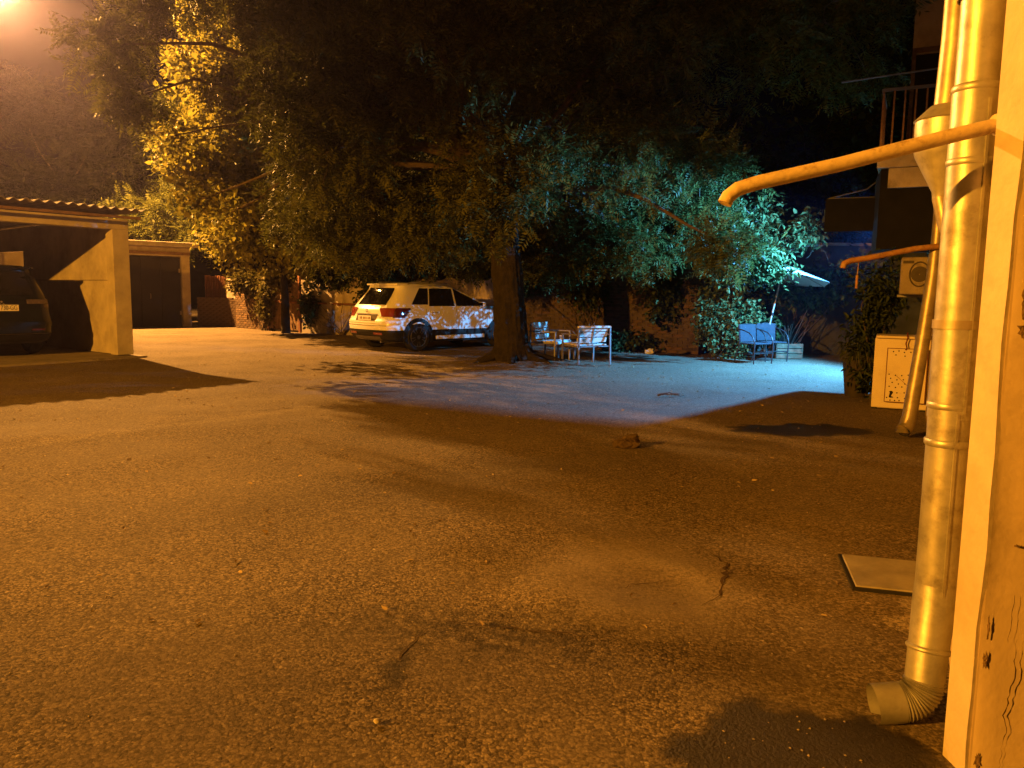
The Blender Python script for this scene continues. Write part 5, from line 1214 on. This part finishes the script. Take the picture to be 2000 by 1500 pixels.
for lab, x, y, L_ in (('dark fallen twig with shreds of bark near the white car', -4.45, 19.2, 0.38), ('thin fallen twig on the blue lit ground', 2.15, 10.4, 0.16)):
    tw = thing('fallen_twig', lab, 'twig', (x, y, 0)); m_b = MB()
    limb(m_b, (-L_, 0, 0.02), (L_, 0.1, 0.03), 0.016, 0.006, 0.03, 5, 6)
    for k in range(7): limb(m_b, (rnd.uniform(-L_, L_ * .8), 0.04, 0.025), (rnd.uniform(-L_, L_), rnd.uniform(-.4, .5) * L_, rnd.uniform(0.01, 0.06)), 0.008, 0.003, 0.05, 4, 3)
    part(tw, 'twig', m_b, M['twig'], True)
# leaf litter and grit: nobody could count it
nl = 1500
px = np.concatenate([rng.uniform(-6, 5, 900), rng.normal(0.2, 1.6, 600)]); py = np.concatenate([rng.uniform(3.0, 19, 900), rng.normal(14.4, 1.8, 600)])
keep = (px < 1.0 + 0.5 * (py - 2.2)) & (py > 2.4) & (np.hypot(px, py - 14.85) > 0.6); px, py = px[keep], py[keep]
nl = len(px)
def gz(x, y):
    f = np.clip((y - 1.0), 0, 1) * np.clip((14 - y) / 3, 0, 1)
    return (0.006 * sn(x, y, 1.1, 0.4) + 0.004 * sn(x, y, 2.7, 1.9) + 0.0022 * sn(x, y, 6.1, 0.7)) * f + 0.10 * bump2(x, y, 0.1, 14.9, 0.8) + 0.05 * bump2(x, y, 0.5, 14.6, 1.6)
Bl = np.stack([px, py, gz(px, py) + 0.006], 1); an = rng.random(nl) * 6.28
Dl = nrm(np.stack([np.cos(an), np.sin(an), rng.uniform(0.0, 0.35, nl)], 1))
lit = obj('leaf_litter', broad(Bl, Dl, 0.02, 0.045, 'leaf_litter', 0.45, 0.1), M['dry_leaf'])
tag(lit, 'small dry leaves and husks scattered over the asphalt', 'leaf litter'); lit['kind'] = 'stuff'
gr = MB(); gsh = []
for k in range(420):
    x = rnd.uniform(-3.2, 1.5); y = rnd.uniform(2.1, 6.5)
    if rnd.random() < 0.12: x, y = rnd.gauss(1.05, 0.3), rnd.gauss(2.25, 0.12)
    if x > 1.1 + 0.5 * (y - 2.2): continue
    s_ = rnd.uniform(0.002, 0.0055); z = float(gz(np.array(x), np.array(y))) + s_ * 0.4
    p = [(x + s_ * rnd.uniform(.7, 1.3), y, z), (x - s_ * rnd.uniform(.7, 1.3), y + .2 * s_, z), (x, y + s_ * rnd.uniform(.7, 1.3), z), (x + .1 * s_, y - s_ * rnd.uniform(.7, 1.3), z), (x, y, z + s_ * rnd.uniform(.5, .9)), (x, y, z - s_)]
    gr.add(p, [(0, 2, 4), (2, 1, 4), (1, 3, 4), (3, 0, 4), (2, 0, 5), (1, 2, 5), (3, 1, 5), (0, 3, 5)])
go = obj('grit', gr, M['grit']); tag(go, 'loose pale grit lying on the near asphalt', 'grit'); go['kind'] = 'stuff'
for lab, x, y, s_ in (('pale fist sized stone at the foot of the trunk', 0.22, 13.95, 0.06), ('flat pale pebble on the asphalt near the dark tar patch', -0.42, 2.33, 0.012)):
    st = thing('stone', lab, 'stone', (x, y, 0)); bm = bmesh.new(); bmesh.ops.create_icosphere(bm, subdivisions=2, radius=s_)
    for p in bm.verts: p.co = p.co * (1 + 0.35 * mnoise.noise(p.co * (2.5 / s_) * 0.4)); p.co.z = p.co.z * 0.6 + s_ * 0.45
    bm.verts.index_update(); m_b = MB().add([p.co for p in bm.verts], [[q.index for q in f.verts] for f in bm.faces]); bm.free()
    part(st, 'stone', m_b, M['stone'])

# ================================================================== AIR
hz = MB().box((-5, 24, 6.8), (106, 88, 16.2))
hm_ = bpy.data.materials.new('lamp_glow_haze'); hm_.use_nodes = True  # haze added and tinted to spread a glow round the tall lamp
hn = hm_.node_tree; hn.nodes.remove(hn.nodes['Principled BSDF'])
pv = hn.nodes.new('ShaderNodeVolumePrincipled'); pv.inputs['Color'].default_value = (0.50, 0.46, 1.0, 1)
pv.inputs['Density'].default_value = 0.0008; pv.inputs['Anisotropy'].default_value = 0.82
hn.links.new(pv.outputs[0], hn.nodes['Material Output'].inputs['Volume'])
ho = obj('haze', hz, hm_); ho['kind'] = 'stuff'; ho['label'] = 'thin tinted haze over the whole yard, added for the lamp glow'; ho['category'] = 'haze'
